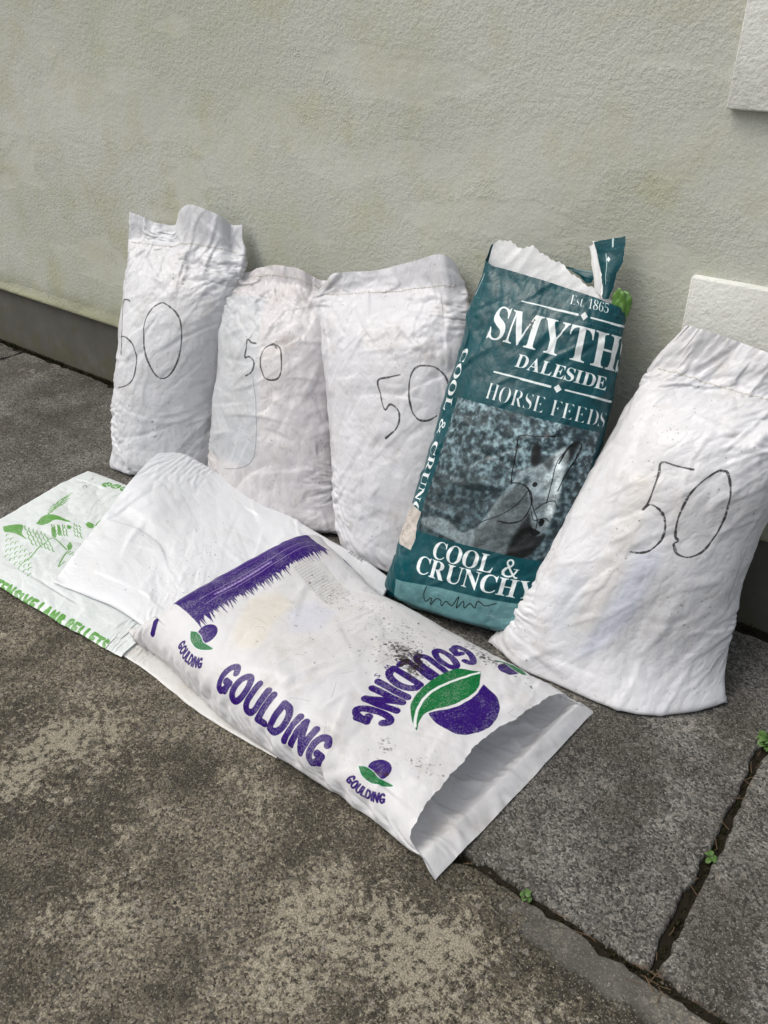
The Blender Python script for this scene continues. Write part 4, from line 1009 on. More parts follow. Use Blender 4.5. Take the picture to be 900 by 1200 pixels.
# outlines of bold roman capitals and figures (cap height 228)
ROMAN = {
 'S': [[[21,-5],[21,79],[31,79],[38,57],[46,39],[56,25],[68,15],[82,9],[98,7],[110,9],[120,12],[128,18],[135,26],[138,35],[139,45],[136,58],[127,70],[112,80],[81,95],[64,105],[49,116],[38,126],[31,138],[26,151],[25,166],[26,179],[29,191],[34,201],[40,211],[48,218],[58,225],[68,229],[80,232],[92,233],[99,233],[107,232],[115,231],[123,229],[132,227],[141,224],[146,223],[147,223],[148,222],[150,222],[155,223],[158,227],[160,233],[170,233],[170,160],[161,160],[157,172],[153,182],[147,192],[140,201],[132,208],[124,214],[115,219],[106,221],[97,222],[86,221],[77,218],[70,213],[64,207],[61,199],[60,190],[61,182],[64,175],[69,168],[75,162],[84,157],[94,151],[127,136],[139,130],[150,123],[159,117],[166,109],[171,102],[175,94],[178,86],[179,76],[180,66],[179,53],[175,40],[169,29],[162,19],[152,11],[140,4],[127,-1],[112,-4],[96,-5],[90,-5],[85,-5],[79,-4],[74,-3],[68,-1],[63,0],[58,2],[53,4],[49,5],[46,5],[44,6],[42,6],[39,6],[36,5],[35,4],[33,1],[32,-2],[31,-5]]],
 'M': [[[7,0],[7,9],[17,10],[25,12],[31,16],[35,21],[37,29],[38,40],[38,191],[37,198],[37,203],[35,208],[33,211],[30,214],[26,216],[21,218],[15,219],[7,219],[7,228],[92,228],[158,71],[225,228],[309,228],[309,219],[299,218],[292,215],[286,212],[283,206],[281,199],[280,189],[280,43],[280,34],[281,27],[282,21],[284,17],[287,14],[291,12],[295,10],[301,9],[308,9],[308,0],[198,0],[198,9],[205,10],[211,11],[216,12],[220,15],[223,18],[225,22],[226,27],[227,34],[227,42],[227,199],[144,0],[135,0],[53,194],[53,40],[54,29],[56,20],[60,15],[66,11],[74,9],[85,9],[85,0]]],
 'Y': [[[51,0],[51,9],[61,10],[69,12],[74,16],[78,21],[80,30],[80,40],[80,89],[23,193],[17,203],[12,210],[7,215],[5,216],[3,217],[0,218],[-2,218],[-4,219],[-7,219],[-7,228],[103,228],[103,219],[98,219],[92,219],[87,218],[83,216],[80,214],[79,211],[78,208],[78,205],[80,201],[82,196],[124,113],[167,183],[171,191],[173,198],[174,204],[171,212],[163,217],[149,219],[147,219],[147,228],[220,228],[220,219],[214,218],[209,216],[204,212],[200,208],[196,202],[191,196],[134,102],[134,40],[135,30],[137,21],[140,16],[145,12],[153,10],[164,9],[164,0]]],
 'T': [[[46,0],[46,9],[57,9],[65,12],[71,15],[75,21],[77,29],[78,40],[78,217],[75,217],[58,215],[44,210],[33,202],[24,190],[18,176],[14,159],[5,159],[5,228],[205,228],[205,158],[197,158],[187,191],[166,210],[134,217],[132,217],[132,40],[132,29],[135,21],[138,15],[144,12],[153,9],[164,9],[164,0]]],
 'H': [[[8,0],[8,9],[18,10],[26,12],[31,16],[35,21],[37,30],[37,40],[37,189],[37,199],[35,207],[31,212],[26,216],[18,218],[8,219],[8,228],[121,228],[121,219],[113,218],[107,217],[102,216],[98,214],[95,211],[93,208],[92,203],[91,197],[91,189],[91,125],[171,125],[171,189],[171,197],[170,203],[169,208],[167,211],[164,214],[160,216],[155,217],[149,218],[141,219],[141,228],[254,228],[254,219],[243,218],[235,215],[230,212],[227,207],[225,199],[225,189],[225,40],[225,30],[227,22],[231,16],[236,12],[243,10],[254,9],[254,0],[141,0],[141,9],[151,10],[159,12],[165,15],[168,21],[170,29],[171,40],[171,110],[91,110],[91,40],[92,30],[94,21],[97,16],[102,12],[110,10],[121,9],[121,0]]],
 'D': [[[10,0],[10,9],[19,10],[27,12],[31,15],[34,20],[36,27],[37,37],[37,187],[36,199],[34,207],[30,213],[25,217],[17,219],[7,219],[7,228],[111,228],[148,224],[178,215],[203,198],[220,176],[231,148],[234,114],[221,51],[181,13],[114,0]],[[111,12],[131,15],[147,23],[160,37],[168,57],[174,83],[175,115],[168,171],[147,205],[111,217],[104,216],[98,214],[95,212],[93,207],[91,201],[91,192],[91,36],[91,28],[93,21],[95,17],[98,14],[104,13]]],
 'A': [[[-4,0],[-4,9],[2,10],[7,12],[12,15],[16,20],[20,28],[25,37],[103,233],[112,233],[192,43],[197,32],[201,24],[206,17],[210,13],[215,10],[222,9],[222,0],[115,0],[115,9],[130,11],[139,15],[142,23],[141,27],[139,33],[136,41],[126,66],[52,66],[39,35],[39,34],[38,32],[38,29],[37,27],[37,26],[37,24],[40,16],[48,11],[62,9],[64,9],[64,0]],[[57,80],[121,80],[88,160]]],
 'L': [[[8,0],[8,9],[18,10],[26,12],[31,16],[35,21],[37,30],[37,40],[37,189],[37,199],[35,207],[31,212],[26,216],[18,218],[8,219],[8,228],[125,228],[125,219],[117,219],[110,218],[104,217],[100,215],[96,212],[94,208],[92,203],[91,197],[91,189],[91,41],[91,34],[92,28],[93,24],[94,20],[97,17],[100,16],[104,15],[110,14],[117,14],[132,14],[146,16],[157,20],[168,25],[177,31],[185,40],[192,50],[199,63],[204,77],[214,77],[201,0]]],
 'E': [[[7,0],[7,8],[18,9],[26,11],[31,15],[35,20],[37,28],[38,39],[38,184],[37,197],[35,207],[31,213],[26,216],[18,219],[8,219],[8,228],[199,228],[199,160],[192,160],[188,179],[180,193],[170,203],[156,210],[138,214],[116,215],[109,215],[104,215],[100,214],[97,213],[95,211],[93,208],[92,205],[92,200],[91,194],[91,123],[97,123],[110,124],[121,128],[130,134],[136,144],[141,157],[144,173],[152,173],[152,59],[144,59],[142,72],[140,82],[137,91],[132,98],[127,103],[120,107],[113,109],[103,111],[93,111],[91,111],[91,34],[92,26],[93,21],[96,17],[100,15],[107,14],[115,14],[131,14],[145,16],[157,19],[167,24],[177,30],[185,37],[193,47],[200,58],[206,72],[215,72],[201,0]]],
 'I': [[[7,0],[7,9],[17,10],[25,13],[31,16],[34,21],[37,28],[38,38],[38,193],[37,203],[35,209],[32,214],[26,217],[18,218],[7,219],[7,228],[122,228],[122,219],[112,218],[103,217],[98,214],[94,209],[92,203],[91,193],[91,39],[92,32],[92,27],[94,22],[96,18],[99,15],[103,13],[108,11],[115,10],[123,9],[123,0]]],
 'O': [[[130,-5],[114,-4],[99,-1],[84,4],[71,11],[58,19],[47,29],[37,40],[29,53],[22,67],[18,82],[15,97],[14,114],[15,130],[18,146],[22,161],[29,175],[37,187],[47,199],[59,209],[71,217],[85,224],[100,229],[116,232],[133,233],[149,232],[164,229],[179,224],[192,217],[204,209],[216,199],[225,188],[234,175],[240,162],[245,147],[248,131],[249,114],[248,97],[245,82],[240,67],[234,53],[225,40],[215,29],[204,19],[191,11],[177,4],[163,-1],[147,-4]],[[132,6],[164,18],[183,54],[190,114],[188,146],[183,173],[174,194],[162,209],[147,219],[130,222],[98,210],[79,174],[73,114],[74,81],[80,55],[89,34],[101,18],[115,9]]],
 'R': [[[8,0],[8,9],[18,10],[26,12],[31,16],[35,21],[37,30],[37,40],[37,189],[37,199],[35,207],[31,212],[26,216],[18,218],[8,219],[8,228],[108,228],[139,226],[164,221],[184,213],[197,201],[206,186],[209,167],[203,143],[186,124],[157,112],[216,25],[220,20],[223,16],[226,13],[230,11],[234,9],[239,9],[240,9],[240,0],[169,0],[101,106],[91,106],[91,40],[92,30],[94,21],[97,16],[102,12],[110,10],[121,9],[121,0]],[[91,117],[102,117],[118,118],[130,122],[140,129],[146,139],[150,152],[152,168],[147,194],[134,210],[112,216],[104,215],[99,214],[95,211],[93,207],[91,201],[91,193]]],
 'F': [[[8,0],[8,9],[18,10],[26,13],[31,17],[35,23],[37,31],[37,42],[37,187],[37,198],[34,206],[31,212],[25,215],[17,218],[7,219],[7,228],[197,228],[197,160],[189,160],[186,173],[182,184],[178,193],[172,200],[164,206],[155,210],[144,213],[130,215],[115,216],[109,215],[104,215],[100,215],[97,214],[94,213],[93,211],[92,208],[91,204],[91,199],[91,124],[95,124],[109,125],[120,129],[128,135],[134,145],[139,157],[142,173],[151,173],[151,59],[142,59],[139,77],[135,91],[128,100],[120,107],[108,111],[94,112],[91,112],[91,40],[91,33],[92,26],[94,21],[96,17],[100,14],[105,12],[111,10],[119,9],[128,9],[128,0]]],
 'C': [[[128,-5],[107,-4],[87,1],[69,10],[53,21],[39,36],[28,52],[20,71],[15,92],[13,114],[15,136],[20,157],[28,175],[39,192],[53,206],[69,217],[88,226],[108,231],[130,233],[146,231],[164,227],[184,220],[187,219],[190,218],[194,218],[201,219],[206,224],[210,233],[218,233],[218,154],[210,154],[201,173],[191,190],[178,203],[164,214],[149,220],[133,222],[99,210],[79,173],[72,113],[79,57],[102,23],[139,12],[152,13],[166,16],[179,22],[192,30],[203,41],[214,53],[224,44],[198,17],[166,0]]],
 'U': [[[124,-6],[96,-4],[74,3],[57,14],[46,30],[39,52],[37,78],[37,189],[36,199],[34,207],[30,212],[25,216],[17,218],[7,219],[7,228],[120,228],[120,219],[113,218],[106,217],[101,216],[97,214],[94,211],[93,208],[91,203],[91,197],[90,189],[90,70],[92,52],[95,37],[102,26],[111,18],[122,13],[137,11],[170,19],[190,42],[196,80],[196,189],[195,199],[193,206],[190,212],[184,215],[176,218],[164,219],[164,228],[237,228],[237,219],[228,217],[221,215],[216,211],[214,205],[212,198],[211,189],[211,91],[209,59],[202,34],[190,16],[173,4],[151,-4]]],
 'N': [[[201,-5],[53,175],[53,39],[54,29],[56,21],[59,15],[65,12],[73,10],[83,9],[83,0],[9,0],[9,9],[16,9],[22,10],[27,12],[31,14],[34,17],[36,21],[37,26],[38,32],[38,39],[38,194],[28,206],[22,213],[18,217],[16,218],[13,219],[9,219],[9,228],[78,228],[195,84],[195,189],[195,196],[194,202],[193,207],[191,211],[188,214],[184,216],[179,217],[173,218],[166,219],[166,228],[240,228],[240,219],[229,218],[222,216],[217,212],[213,207],[212,199],[211,188],[211,-5]]],
 'e': [[[77,-5],[64,-4],[53,0],[42,5],[33,13],[25,23],[18,34],[14,48],[11,62],[10,79],[11,94],[14,108],[19,120],[26,131],[34,141],[43,149],[54,155],[66,158],[79,159],[97,157],[112,151],[124,140],[134,126],[139,108],[141,87],[141,83],[58,83],[63,49],[77,28],[100,21],[112,24],[124,31],[135,43],[142,36],[124,13],[102,0]],[[58,96],[101,96],[101,107],[100,120],[99,131],[97,139],[93,144],[88,147],[81,148],[68,143],[61,128],[58,102]]],
 's': [[[76,-5],[66,-4],[55,-2],[43,3],[41,4],[39,4],[37,4],[32,3],[28,0],[26,-4],[18,-4],[18,53],[27,53],[30,40],[36,29],[43,19],[52,13],[61,9],[70,7],[78,8],[84,10],[89,13],[93,18],[95,23],[96,29],[94,38],[88,46],[78,52],[53,65],[43,71],[34,77],[27,85],[22,92],[19,101],[18,110],[20,123],[25,135],[32,145],[43,153],[56,158],[71,160],[74,159],[78,159],[83,158],[88,157],[93,155],[99,154],[103,153],[104,153],[105,153],[106,152],[110,153],[113,156],[115,160],[122,160],[122,111],[114,111],[110,122],[105,131],[98,139],[91,144],[83,147],[75,148],[68,148],[62,146],[58,143],[55,139],[53,135],[52,130],[53,125],[55,120],[58,116],[62,113],[67,109],[73,106],[96,95],[106,89],[114,83],[121,76],[125,68],[128,58],[129,47],[127,32],[122,20],[114,9],[103,1],[90,-3]]],
 't': [[[62,-5],[50,-4],[40,0],[33,5],[28,13],[25,23],[24,36],[24,139],[10,139],[10,150],[23,162],[34,174],[44,185],[52,195],[59,204],[64,212],[72,212],[72,155],[104,155],[104,139],[72,139],[72,41],[72,35],[73,29],[75,25],[77,22],[80,21],[84,20],[91,22],[98,28],[103,37],[111,33],[99,12],[82,-1]]],
 '1': [[[33,0],[33,18],[60,18],[65,18],[70,20],[73,22],[75,26],[76,32],[77,40],[77,208],[69,198],[61,190],[54,183],[47,177],[40,174],[34,173],[28,174],[24,176],[20,180],[17,185],[15,191],[14,198],[21,200],[29,203],[37,206],[46,210],[55,216],[66,224],[89,241],[127,241],[127,40],[127,33],[128,28],[130,24],[133,20],[138,18],[144,18],[171,18],[171,0]]],
 '8': [[[92,-3],[74,-2],[59,1],[46,5],[35,12],[26,20],[19,29],[14,39],[11,50],[10,61],[12,75],[16,87],[24,97],[34,105],[46,114],[59,121],[47,129],[37,138],[29,148],[23,158],[19,170],[18,182],[19,192],[21,202],[25,212],[31,220],[39,228],[50,234],[62,239],[78,242],[96,243],[117,241],[135,236],[149,226],[159,214],[165,200],[167,184],[166,172],[162,161],[155,152],[146,145],[135,137],[122,130],[140,120],[154,110],[165,100],[172,89],[176,77],[178,63],[175,44],[168,28],[155,14],[138,4],[117,-1]],[[101,141],[109,146],[115,152],[119,158],[122,166],[124,175],[125,185],[125,191],[123,198],[121,203],[119,209],[115,214],[111,218],[106,221],[100,223],[94,224],[85,222],[78,219],[73,213],[68,205],[66,196],[65,186],[66,175],[69,166],[75,159],[82,153],[91,147]],[[93,16],[104,17],[113,21],[121,28],[126,36],[130,46],[131,58],[130,68],[126,77],[119,85],[110,92],[98,100],[82,108],[75,102],[68,96],[63,89],[59,81],[56,71],[55,60],[57,48],[60,37],[66,28],[74,21],[83,17]]],
 '6': [[[98,-3],[82,-2],[68,2],[55,9],[43,19],[33,31],[26,47],[20,65],[16,86],[15,111],[16,129],[18,146],[21,163],[26,178],[31,192],[39,205],[47,216],[57,225],[69,233],[81,239],[95,242],[111,243],[124,243],[136,241],[146,238],[153,234],[160,230],[164,224],[168,219],[170,213],[170,206],[169,200],[166,193],[161,188],[154,183],[143,181],[130,180],[130,187],[129,193],[128,200],[127,206],[124,212],[122,217],[118,220],[113,223],[108,223],[95,221],[85,213],[76,200],[69,183],[65,161],[62,135],[67,138],[73,141],[80,143],[89,145],[98,147],[109,147],[128,145],[144,139],[158,129],[168,115],[174,98],[176,78],[174,55],[167,36],[156,19],[141,7],[122,-1]],[[99,19],[107,20],[114,25],[120,32],[124,43],[126,57],[127,74],[126,91],[124,104],[119,114],[113,121],[105,125],[96,127],[90,126],[84,124],[77,121],[71,118],[66,114],[62,110],[64,81],[67,58],[73,40],[81,28],[90,21]]],
 '5': [[[82,-3],[67,-3],[53,-1],[42,3],[33,7],[26,12],[20,18],[16,24],[14,30],[13,37],[14,44],[17,50],[21,55],[26,58],[33,60],[40,60],[41,54],[42,48],[44,42],[47,36],[51,31],[55,26],[61,23],[69,21],[77,20],[84,21],[91,22],[98,25],[104,29],[109,35],[113,42],[116,50],[118,61],[119,74],[117,89],[113,102],[107,111],[98,118],[86,122],[73,124],[65,123],[58,123],[52,122],[46,120],[41,119],[36,118],[20,124],[31,240],[158,240],[160,179],[140,179],[138,190],[137,194],[135,197],[133,199],[131,201],[127,202],[122,203],[52,203],[47,141],[51,142],[56,143],[63,144],[70,145],[77,146],[84,146],[108,144],[129,138],[146,128],[159,114],[167,96],[170,74],[169,60],[166,48],[162,37],[156,28],[149,20],[141,14],[132,8],[123,4],[113,1],[103,-2],[92,-3]]],
}
# ================================================================== PRINTS: drawn in memory on the flat sack, then carried by its UVs
class Canvas:
    def __init__(self, w, h, ppm):
        self.w, self.h, self.ppm = w, h, ppm
        self.W, self.H = int(round(w * ppm)), int(round(h * ppm))
        self.rgb = np.zeros((self.H, self.W, 3), np.float32)
        self.a = np.zeros((self.H, self.W), np.float32)
    def put(self, mask, x0, y0, col, alpha=1.0):
        h, w = mask.shape
        X0, Y0 = max(x0, 0), max(y0, 0); X1, Y1 = min(x0 + w, self.W), min(y0 + h, self.H)
        if X1 <= X0 or Y1 <= Y0: return
        m = mask[Y0 - y0:Y1 - y0, X0 - x0:X1 - x0] * alpha
        A = self.a[Y0:Y1, X0:X1]; C = self.rgb[Y0:Y1, X0:X1]
        na = m + A * (1 - m)
        col = np.asarray(col, np.float32)
        C[:] = (col * m[..., None] + C * (A * (1 - m))[..., None]) / np.maximum(na, 1e-6)[..., None]
        A[:] = na
    tf = None                                    # optional shift of the whole layout on the sack
    def fill_mask(self, contours, ss=3):
        if self.tf is not None: contours = [self.tf(np.asarray(c, float)) for c in contours]
        pts = np.concatenate([np.asarray(c, float) for c in contours]) * self.ppm
        x0, y0 = np.floor(pts.min(0)).astype(int) - 1; x1, y1 = np.ceil(pts.max(0)).astype(int) + 2
        w, h = x1 - x0, y1 - y0
        if w <= 0 or h <= 0 or w > 6000 or h > 6000: return None
        E = []
        for c in contours:
            p = (np.asarray(c, float) * self.ppm - (x0, y0)) * ss
            E.append(np.concatenate([p, np.roll(p, -1, 0)], 1))
        E = np.concatenate(E); E = E[np.abs(E[:, 1] - E[:, 3]) > 1e-9]
        big = np.zeros((h * ss, w * ss + 1), np.int16)
        ys = np.arange(h * ss) + .5
        for (ax, ay, bx, by) in E:
            lo, hi = (ay, by) if ay < by else (by, ay)
            r = np.arange(max(0, int(math.ceil(lo - .5))), min(h * ss, int(math.ceil(hi - .5))))
            if len(r) == 0: continue
            xx = ax + (ys[r] - ay) * (bx - ax) / (by - ay)
            np.add.at(big, (r, np.clip(np.round(xx).astype(int), 0, w * ss)), 1)
        ins = (np.cumsum(big, 1)[:, :-1] & 1).astype(np.float32)
        return ins.reshape(h, ss, w, ss).mean((1, 3)), x0, y0
    def fill(self, contours, col, alpha=1.0):
        m = self.fill_mask(contours)
        if m is not None: self.put(m[0], m[1], m[2], col, alpha)
    def stroke_mask(self, pts, width, taper=None):
        P = np.asarray(pts, float)
        if self.tf is not None: P = self.tf(P)
        P = P * self.ppm
        wd = width * self.ppm
        x0, y0 = np.floor(P.min(0) - wd).astype(int) - 1; x1, y1 = np.ceil(P.max(0) + wd).astype(int) + 2
        w, h = x1 - x0, y1 - y0
        if w <= 0 or h <= 0 or w > 6000 or h > 6000: return None
        D = np.full((h, w), 1e9, np.float32)
        for i in range(len(P) - 1):
            a, b = P[i] - (x0, y0), P[i + 1] - (x0, y0)
            lo = np.floor(np.minimum(a, b) - wd - 2).astype(int).clip(0); hi = np.ceil(np.maximum(a, b) + wd + 2).astype(int)
            yy, xx = np.mgrid[lo[1]:min(hi[1], h), lo[0]:min(hi[0], w)]
            d = b - a; L = d @ d + 1e-9
            t = np.clip(((xx - a[0]) * d[0] + (yy - a[1]) * d[1]) / L, 0, 1)
            q = np.hypot(xx - a[0] - t * d[0], yy - a[1] - t * d[1])
            sub = D[lo[1]:min(hi[1], h), lo[0]:min(hi[0], w)]
            np.minimum(sub, q, out=sub)
        return np.clip(wd / 2 - D + .5, 0, 1), x0, y0
    def stroke(self, pts, width, col, alpha=1.0):
        m = self.stroke_mask(pts, width)
        if m is not None: self.put(m[0], m[1], m[2], col, alpha)
    def disc(self, x, y, r, col, alpha=1.0):
        t = np.linspace(0, 2 * np.pi, 25)[:-1]
        self.fill([np.stack([x + r * np.cos(t), y + r * np.sin(t)], 1)], col, alpha)
    def blur(self, k):
        pm = np.concatenate([self.rgb * self.a[..., None], self.a[..., None]], 2)
        for _ in range(2):
            for ax in (0, 1):
                c = np.cumsum(np.concatenate([np.repeat(np.take(pm, [0], ax), k + 1, ax), pm, np.repeat(np.take(pm, [-1], ax), k, ax)], ax), ax, dtype=np.float64)
                n_ = pm.shape[ax]
                pm = ((np.take(c, np.arange(2 * k + 1, 2 * k + 1 + n_), ax) - np.take(c, np.arange(0, n_), ax)) / (2 * k + 1)).astype(np.float32)
        self.a = pm[..., 3].copy(); self.rgb = pm[..., :3] / np.maximum(self.a, 1e-5)[..., None]
    def image(self, name):
        buf = np.concatenate([np.clip(self.rgb, 0, 1), np.clip(self.a, 0, 1)[..., None]], 2).astype(np.float32)
        im = bpy.data.images.new(name, self.W, self.H, alpha=True, float_buffer=False)
        im.alpha_mode = 'CHANNEL_PACKED'
        im.pixels.foreach_set(buf.ravel())
        im.update()
        im.pack()
        return im

def smooth_line(pts, n=6):
    """Catmull-Rom through hand-drawn points."""
    P = np.asarray(pts, float)
    if len(P) < 3: return P
    Q = np.concatenate([[2 * P[0] - P[1]], P, [2 * P[-1] - P[-2]]])
    out = []
    for i in range(1, len(Q) - 2):
        p0, p1, p2, p3 = Q[i - 1], Q[i], Q[i + 1], Q[i + 2]
        for t in np.arange(n) / n:
            out.append(.5 * (2 * p1 + (p2 - p0) * t + (2 * p0 - 5 * p1 + 4 * p2 - p3) * t * t + (3 * p1 - p0 - 3 * p2 + p3) * t ** 3))
    out.append(P[-1])
    return np.array(out)

def np_noise(rng, H, W, cell, octaves=3, rough=.5):
    out = np.zeros((H, W), np.float32); amp = 1.0; tot = 0
    for _ in range(octaves):
        h, w = max(2, int(H / cell) + 2), max(2, int(W / cell) + 2)
        r = rng.random((h, w)).astype(np.float32)
        fy = np.linspace(0, h - 1.001, H); fx = np.linspace(0, w - 1.001, W)
        iy, ix = fy.astype(int), fx.astype(int); ty, tx = (fy - iy), (fx - ix)
        ty = (ty * ty * (3 - 2 * ty))[:, None]; tx = (tx * tx * (3 - 2 * tx))[None, :]
        iy1, ix1 = np.minimum(iy + 1, h - 1), np.minimum(ix + 1, w - 1)
        a = r[iy][:, ix] * (1 - tx) + r[iy][:, ix1] * tx
        b = r[iy1][:, ix] * (1 - tx) + r[iy1][:, ix1] * tx
        out += amp * (a * (1 - ty) + b * ty); tot += amp
        amp *= rough; cell = max(1.0, cell / 2)
    return out / tot

def roman_text(cv, txt, x, y, cap, width, col, ex=(1, 0), ey=(0, 1), thin=0.0, gap=12, alpha=1.0, slant=0.0):
    """Bold roman lettering from (x, y), fitted to a width; ex/ey are the reading and upward directions on the sack."""
    adv, pos = 0.0, []
    for ch in txt:
        if ch == ' ': adv += 95; continue
        if ch == '.':
            pos.append(('.', adv)); adv += 55; continue
        if ch == '&':
            pos.append(('&', adv)); adv += 250 + gap; continue
        xs = [p[0] for c in ROMAN[ch] for p in c]
        pos.append((ch, adv - min(xs))); adv += max(xs) - min(xs) + gap
    adv -= gap
    sx, sy = width / adv, cap / 228.0
    ex, ey = np.asarray(ex, float), np.asarray(ey, float)
    o = np.array([x, y], float)
    for ch, off in pos:
        if ch == '.':
            c = [[(5, 0), (35, 0), (35, 34), (5, 34)]]
        elif ch == '&':
            c = None
            for pts, wd in (([(212, 100), (196, 60), (160, 18), (105, 2), (50, 18), (30, 58), (55, 100), (105, 128), (138, 165), (128, 208), (98, 222), (68, 205), (66, 170), (100, 120), (160, 50), (205, 8), (232, 4)], 26), ([(170, 112), (235, 112)], 12), ([(45, 24), (36, 60), (58, 96)], 40), ([(86, 148), (130, 84), (182, 30)], 30)):
                q = smooth_line(pts, 4) if len(pts) > 2 else np.array(pts, float)
                P = o + ((off + q[:, 0]) * sx)[:, None] * ex + (q[:, 1] * sy)[:, None] * ey
                cv.stroke(P, wd * min(sx, sy), col, alpha)
            continue
        else:
            c = ROMAN[ch]
        cont = []
        for q in c:
            q = np.asarray(q, float)
            cont.append(o + ((off + q[:, 0] + slant * q[:, 1]) * sx)[:, None] * ex + (q[:, 1] * sy)[:, None] * ey)
        m = cv.fill_mask(cont)
        if m is None: continue
        mask, x0, y0 = m
        if thin > 0:
            for q in cont:
                s = cv.stroke_mask(np.concatenate([q, q[:1]]), thin)
                if s is None: continue
                sm, sx0, sy0 = s
                full = np.zeros_like(mask)
                h, w = sm.shape
                ax, ay = sx0 - x0, sy0 - y0
                X0, Y0 = max(ax, 0), max(ay, 0); X1, Y1 = min(ax + w, mask.shape[1]), min(ay + h, mask.shape[0])
                full[Y0:Y1, X0:X1] = sm[Y0 - ay:Y1 - ay, X0 - ax:X1 - ax]
                mask = mask * (1 - full)
        cv.put(mask, x0, y0, col, alpha)

def _ell(cx, cy, rx, ry, a0, a1, n=16):
    t = np.radians(np.linspace(a0, a1, n))
    return [(cx + rx * math.cos(q), cy + ry * math.sin(q)) for q in t]
BLOCK = {       # heavy rounded capitals as brush strokes, cap height 1, stroke 0.21
    'G': (.72, [_ell(.36, .5, .25, .385, 42, 335, 20), [(.60, .40), (.60, .20)], [(.40, .42), (.62, .42)]]),
    'O': (.74, [_ell(.37, .5, .26, .385, 0, 360, 26)]),
    'U': (.70, [[(.11, .89), (.11, .38)] + _ell(.35, .36, .24, .25, 180, 360, 12) + [(.59, .89)]]),
    'L': (.52, [[(.11, .89), (.11, .115), (.44, .125)]]),
    'D': (.72, [[(.11, .89), (.11, .115)], [(.11, .885), (.28, .885)] + _ell(.28, .5, .32, .385, 90, -90, 14) + [(.11, .115)]]),
    'I': (.26, [[(.12, .89), (.12, .115)]]),
    'N': (.72, [[(.11, .11), (.11, .88), (.60, .13), (.60, .89)]]),
    'R': (.62, [[(.11, .11), (.11, .88), (.34, .88), (.48, .72), (.34, .52), (.11, .50)], [(.30, .5), (.52, .11)]]),
    'W': (.90, [[(.08, .89), (.24, .13), (.43, .70), (.62, .13), (.80, .89)]]),
    'S': (.58, [[(.48, .78), (.36, .88), (.20, .86), (.12, .72), (.22, .57), (.40, .46), (.48, .30), (.40, .15), (.24, .11), (.11, .20)]]),
    'T': (.60, [[(.06, .88), (.56, .88)], [(.31, .88), (.29, .10)]]),
    'E': (.54, [[(.46, .88), (.12, .87), (.11, .12), (.47, .13)], [(.12, .5), (.40, .51)]]),
    'V': (.64, [[(.06, .89), (.30, .11), (.57, .89)]]),
    'A': (.66, [[(.06, .10), (.32, .89), (.58, .10)], [(.16, .36), (.48, .36)]]),
    'M': (.78, [[(.08, .10), (.16, .88), (.38, .30), (.60, .88), (.69, .10)]]),
    'B': (.62, [[(.11, .11), (.11, .88), (.34, .87), (.46, .72), (.34, .53), (.12, .52)], [(.34, .53), (.50, .36), (.40, .14), (.11, .11)]]),
    'P': (.58, [[(.11, .08), (.11, .88), (.36, .87), (.48, .68), (.36, .48), (.12, .46)]]),
}
def block_text(cv, txt, place, cap, width, col, stroke=.21, track=.06, alpha=1.0, rng=None):
    """place(along, up) -> point on the sack, so words can run straight or along an arc."""
    adv, pos = 0.0, []
    for ch in txt:
        if ch == ' ': adv += .32; continue
        pos.append((ch, adv)); adv += BLOCK[ch][0] + track
    adv -= track
    k = width / adv
    for ch, off in pos:
        jx, jy = (rng.normal(0, .02), rng.normal(0, .03)) if rng is not None else (0, 0)
        for st in BLOCK[ch][1]:
            q = []
            for i in range(len(st) - 1):
                for t in (0, .34, .67): q.append((st[i][0] * (1 - t) + st[i + 1][0] * t, st[i][1] * (1 - t) + st[i + 1][1] * t))
            q.append(st[-1])
            P = np.array([place((off + jx + a) * k, (b + jy) * cap) for a, b in q])
            cv.stroke(P, stroke * min(cap, k * 1.15), col, alpha)

def line_place(x, y, ex, ey):
    ex, ey = np.asarray(ex, float), np.asarray(ey, float)
    return lambda a, b: np.array([x, y]) + a * ex + b * ey
def smile_place(cx, cy, R, width, ex=(1, 0), ey=(0, 1)):
    """Words hung on an arc whose lowest point is (cx, cy); ends curve upwards."""
    ex, ey = np.asarray(ex, float), np.asarray(ey, float)
    def f(a, b):
        th = (a - width / 2) / R
        r = R - b
        return np.array([cx, cy]) + ex * (r * math.sin(th)) + ey * (R - r * math.cos(th))
    return f

def specks(cv, rng, cx, cy, sx, sy, n, r0=.0004, r1=.0016, col=(.20, .16, .11), alpha=.8, rot=0.0):
    for _ in range(n):
        a, b = rng.normal(0, sx), rng.normal(0, sy)
        x, y = cx + a * math.cos(rot) - b * math.sin(rot), cy + a * math.sin(rot) + b * math.cos(rot)
        r = 1.55 * (r0 + (r1 - r0) * rng.random() ** 2.6)
        k = int(rng.integers(4, 7)); t = np.sort(rng.uniform(0, 6.28, k)); rr = r * rng.uniform(.5, 1.3, k)
        cv.fill([np.stack([x + rr * np.cos(t), y + rr * np.sin(t)], 1)], col, alpha * rng.uniform(.4, 1))
def wear(cv, rng, amount, cell=7.0, big=90.0):
    """Rub the ink off in fine broken scratches, more in some places than others."""
    n1 = np_noise(rng, cv.H, cv.W, cell, 2, .6); n2 = np_noise(rng, cv.H, cv.W, big, 2)
    cv.a *= 1 - amount * np.clip((n1 + .55 * (n2 - .5) - .62) / .06, 0, 1)
def grime(cv, rng, n, per, length, r1=.0014):
    for _ in range(int(n * 1.6)):
        specks(cv, rng, rng.uniform(.22, .78) * per, rng.uniform(.05, .95) * length, .035, .02, int(rng.integers(6, 26)), .0004, r1 * 1.4, (.24, .20, .15), .65, rng.uniform(0, 3))

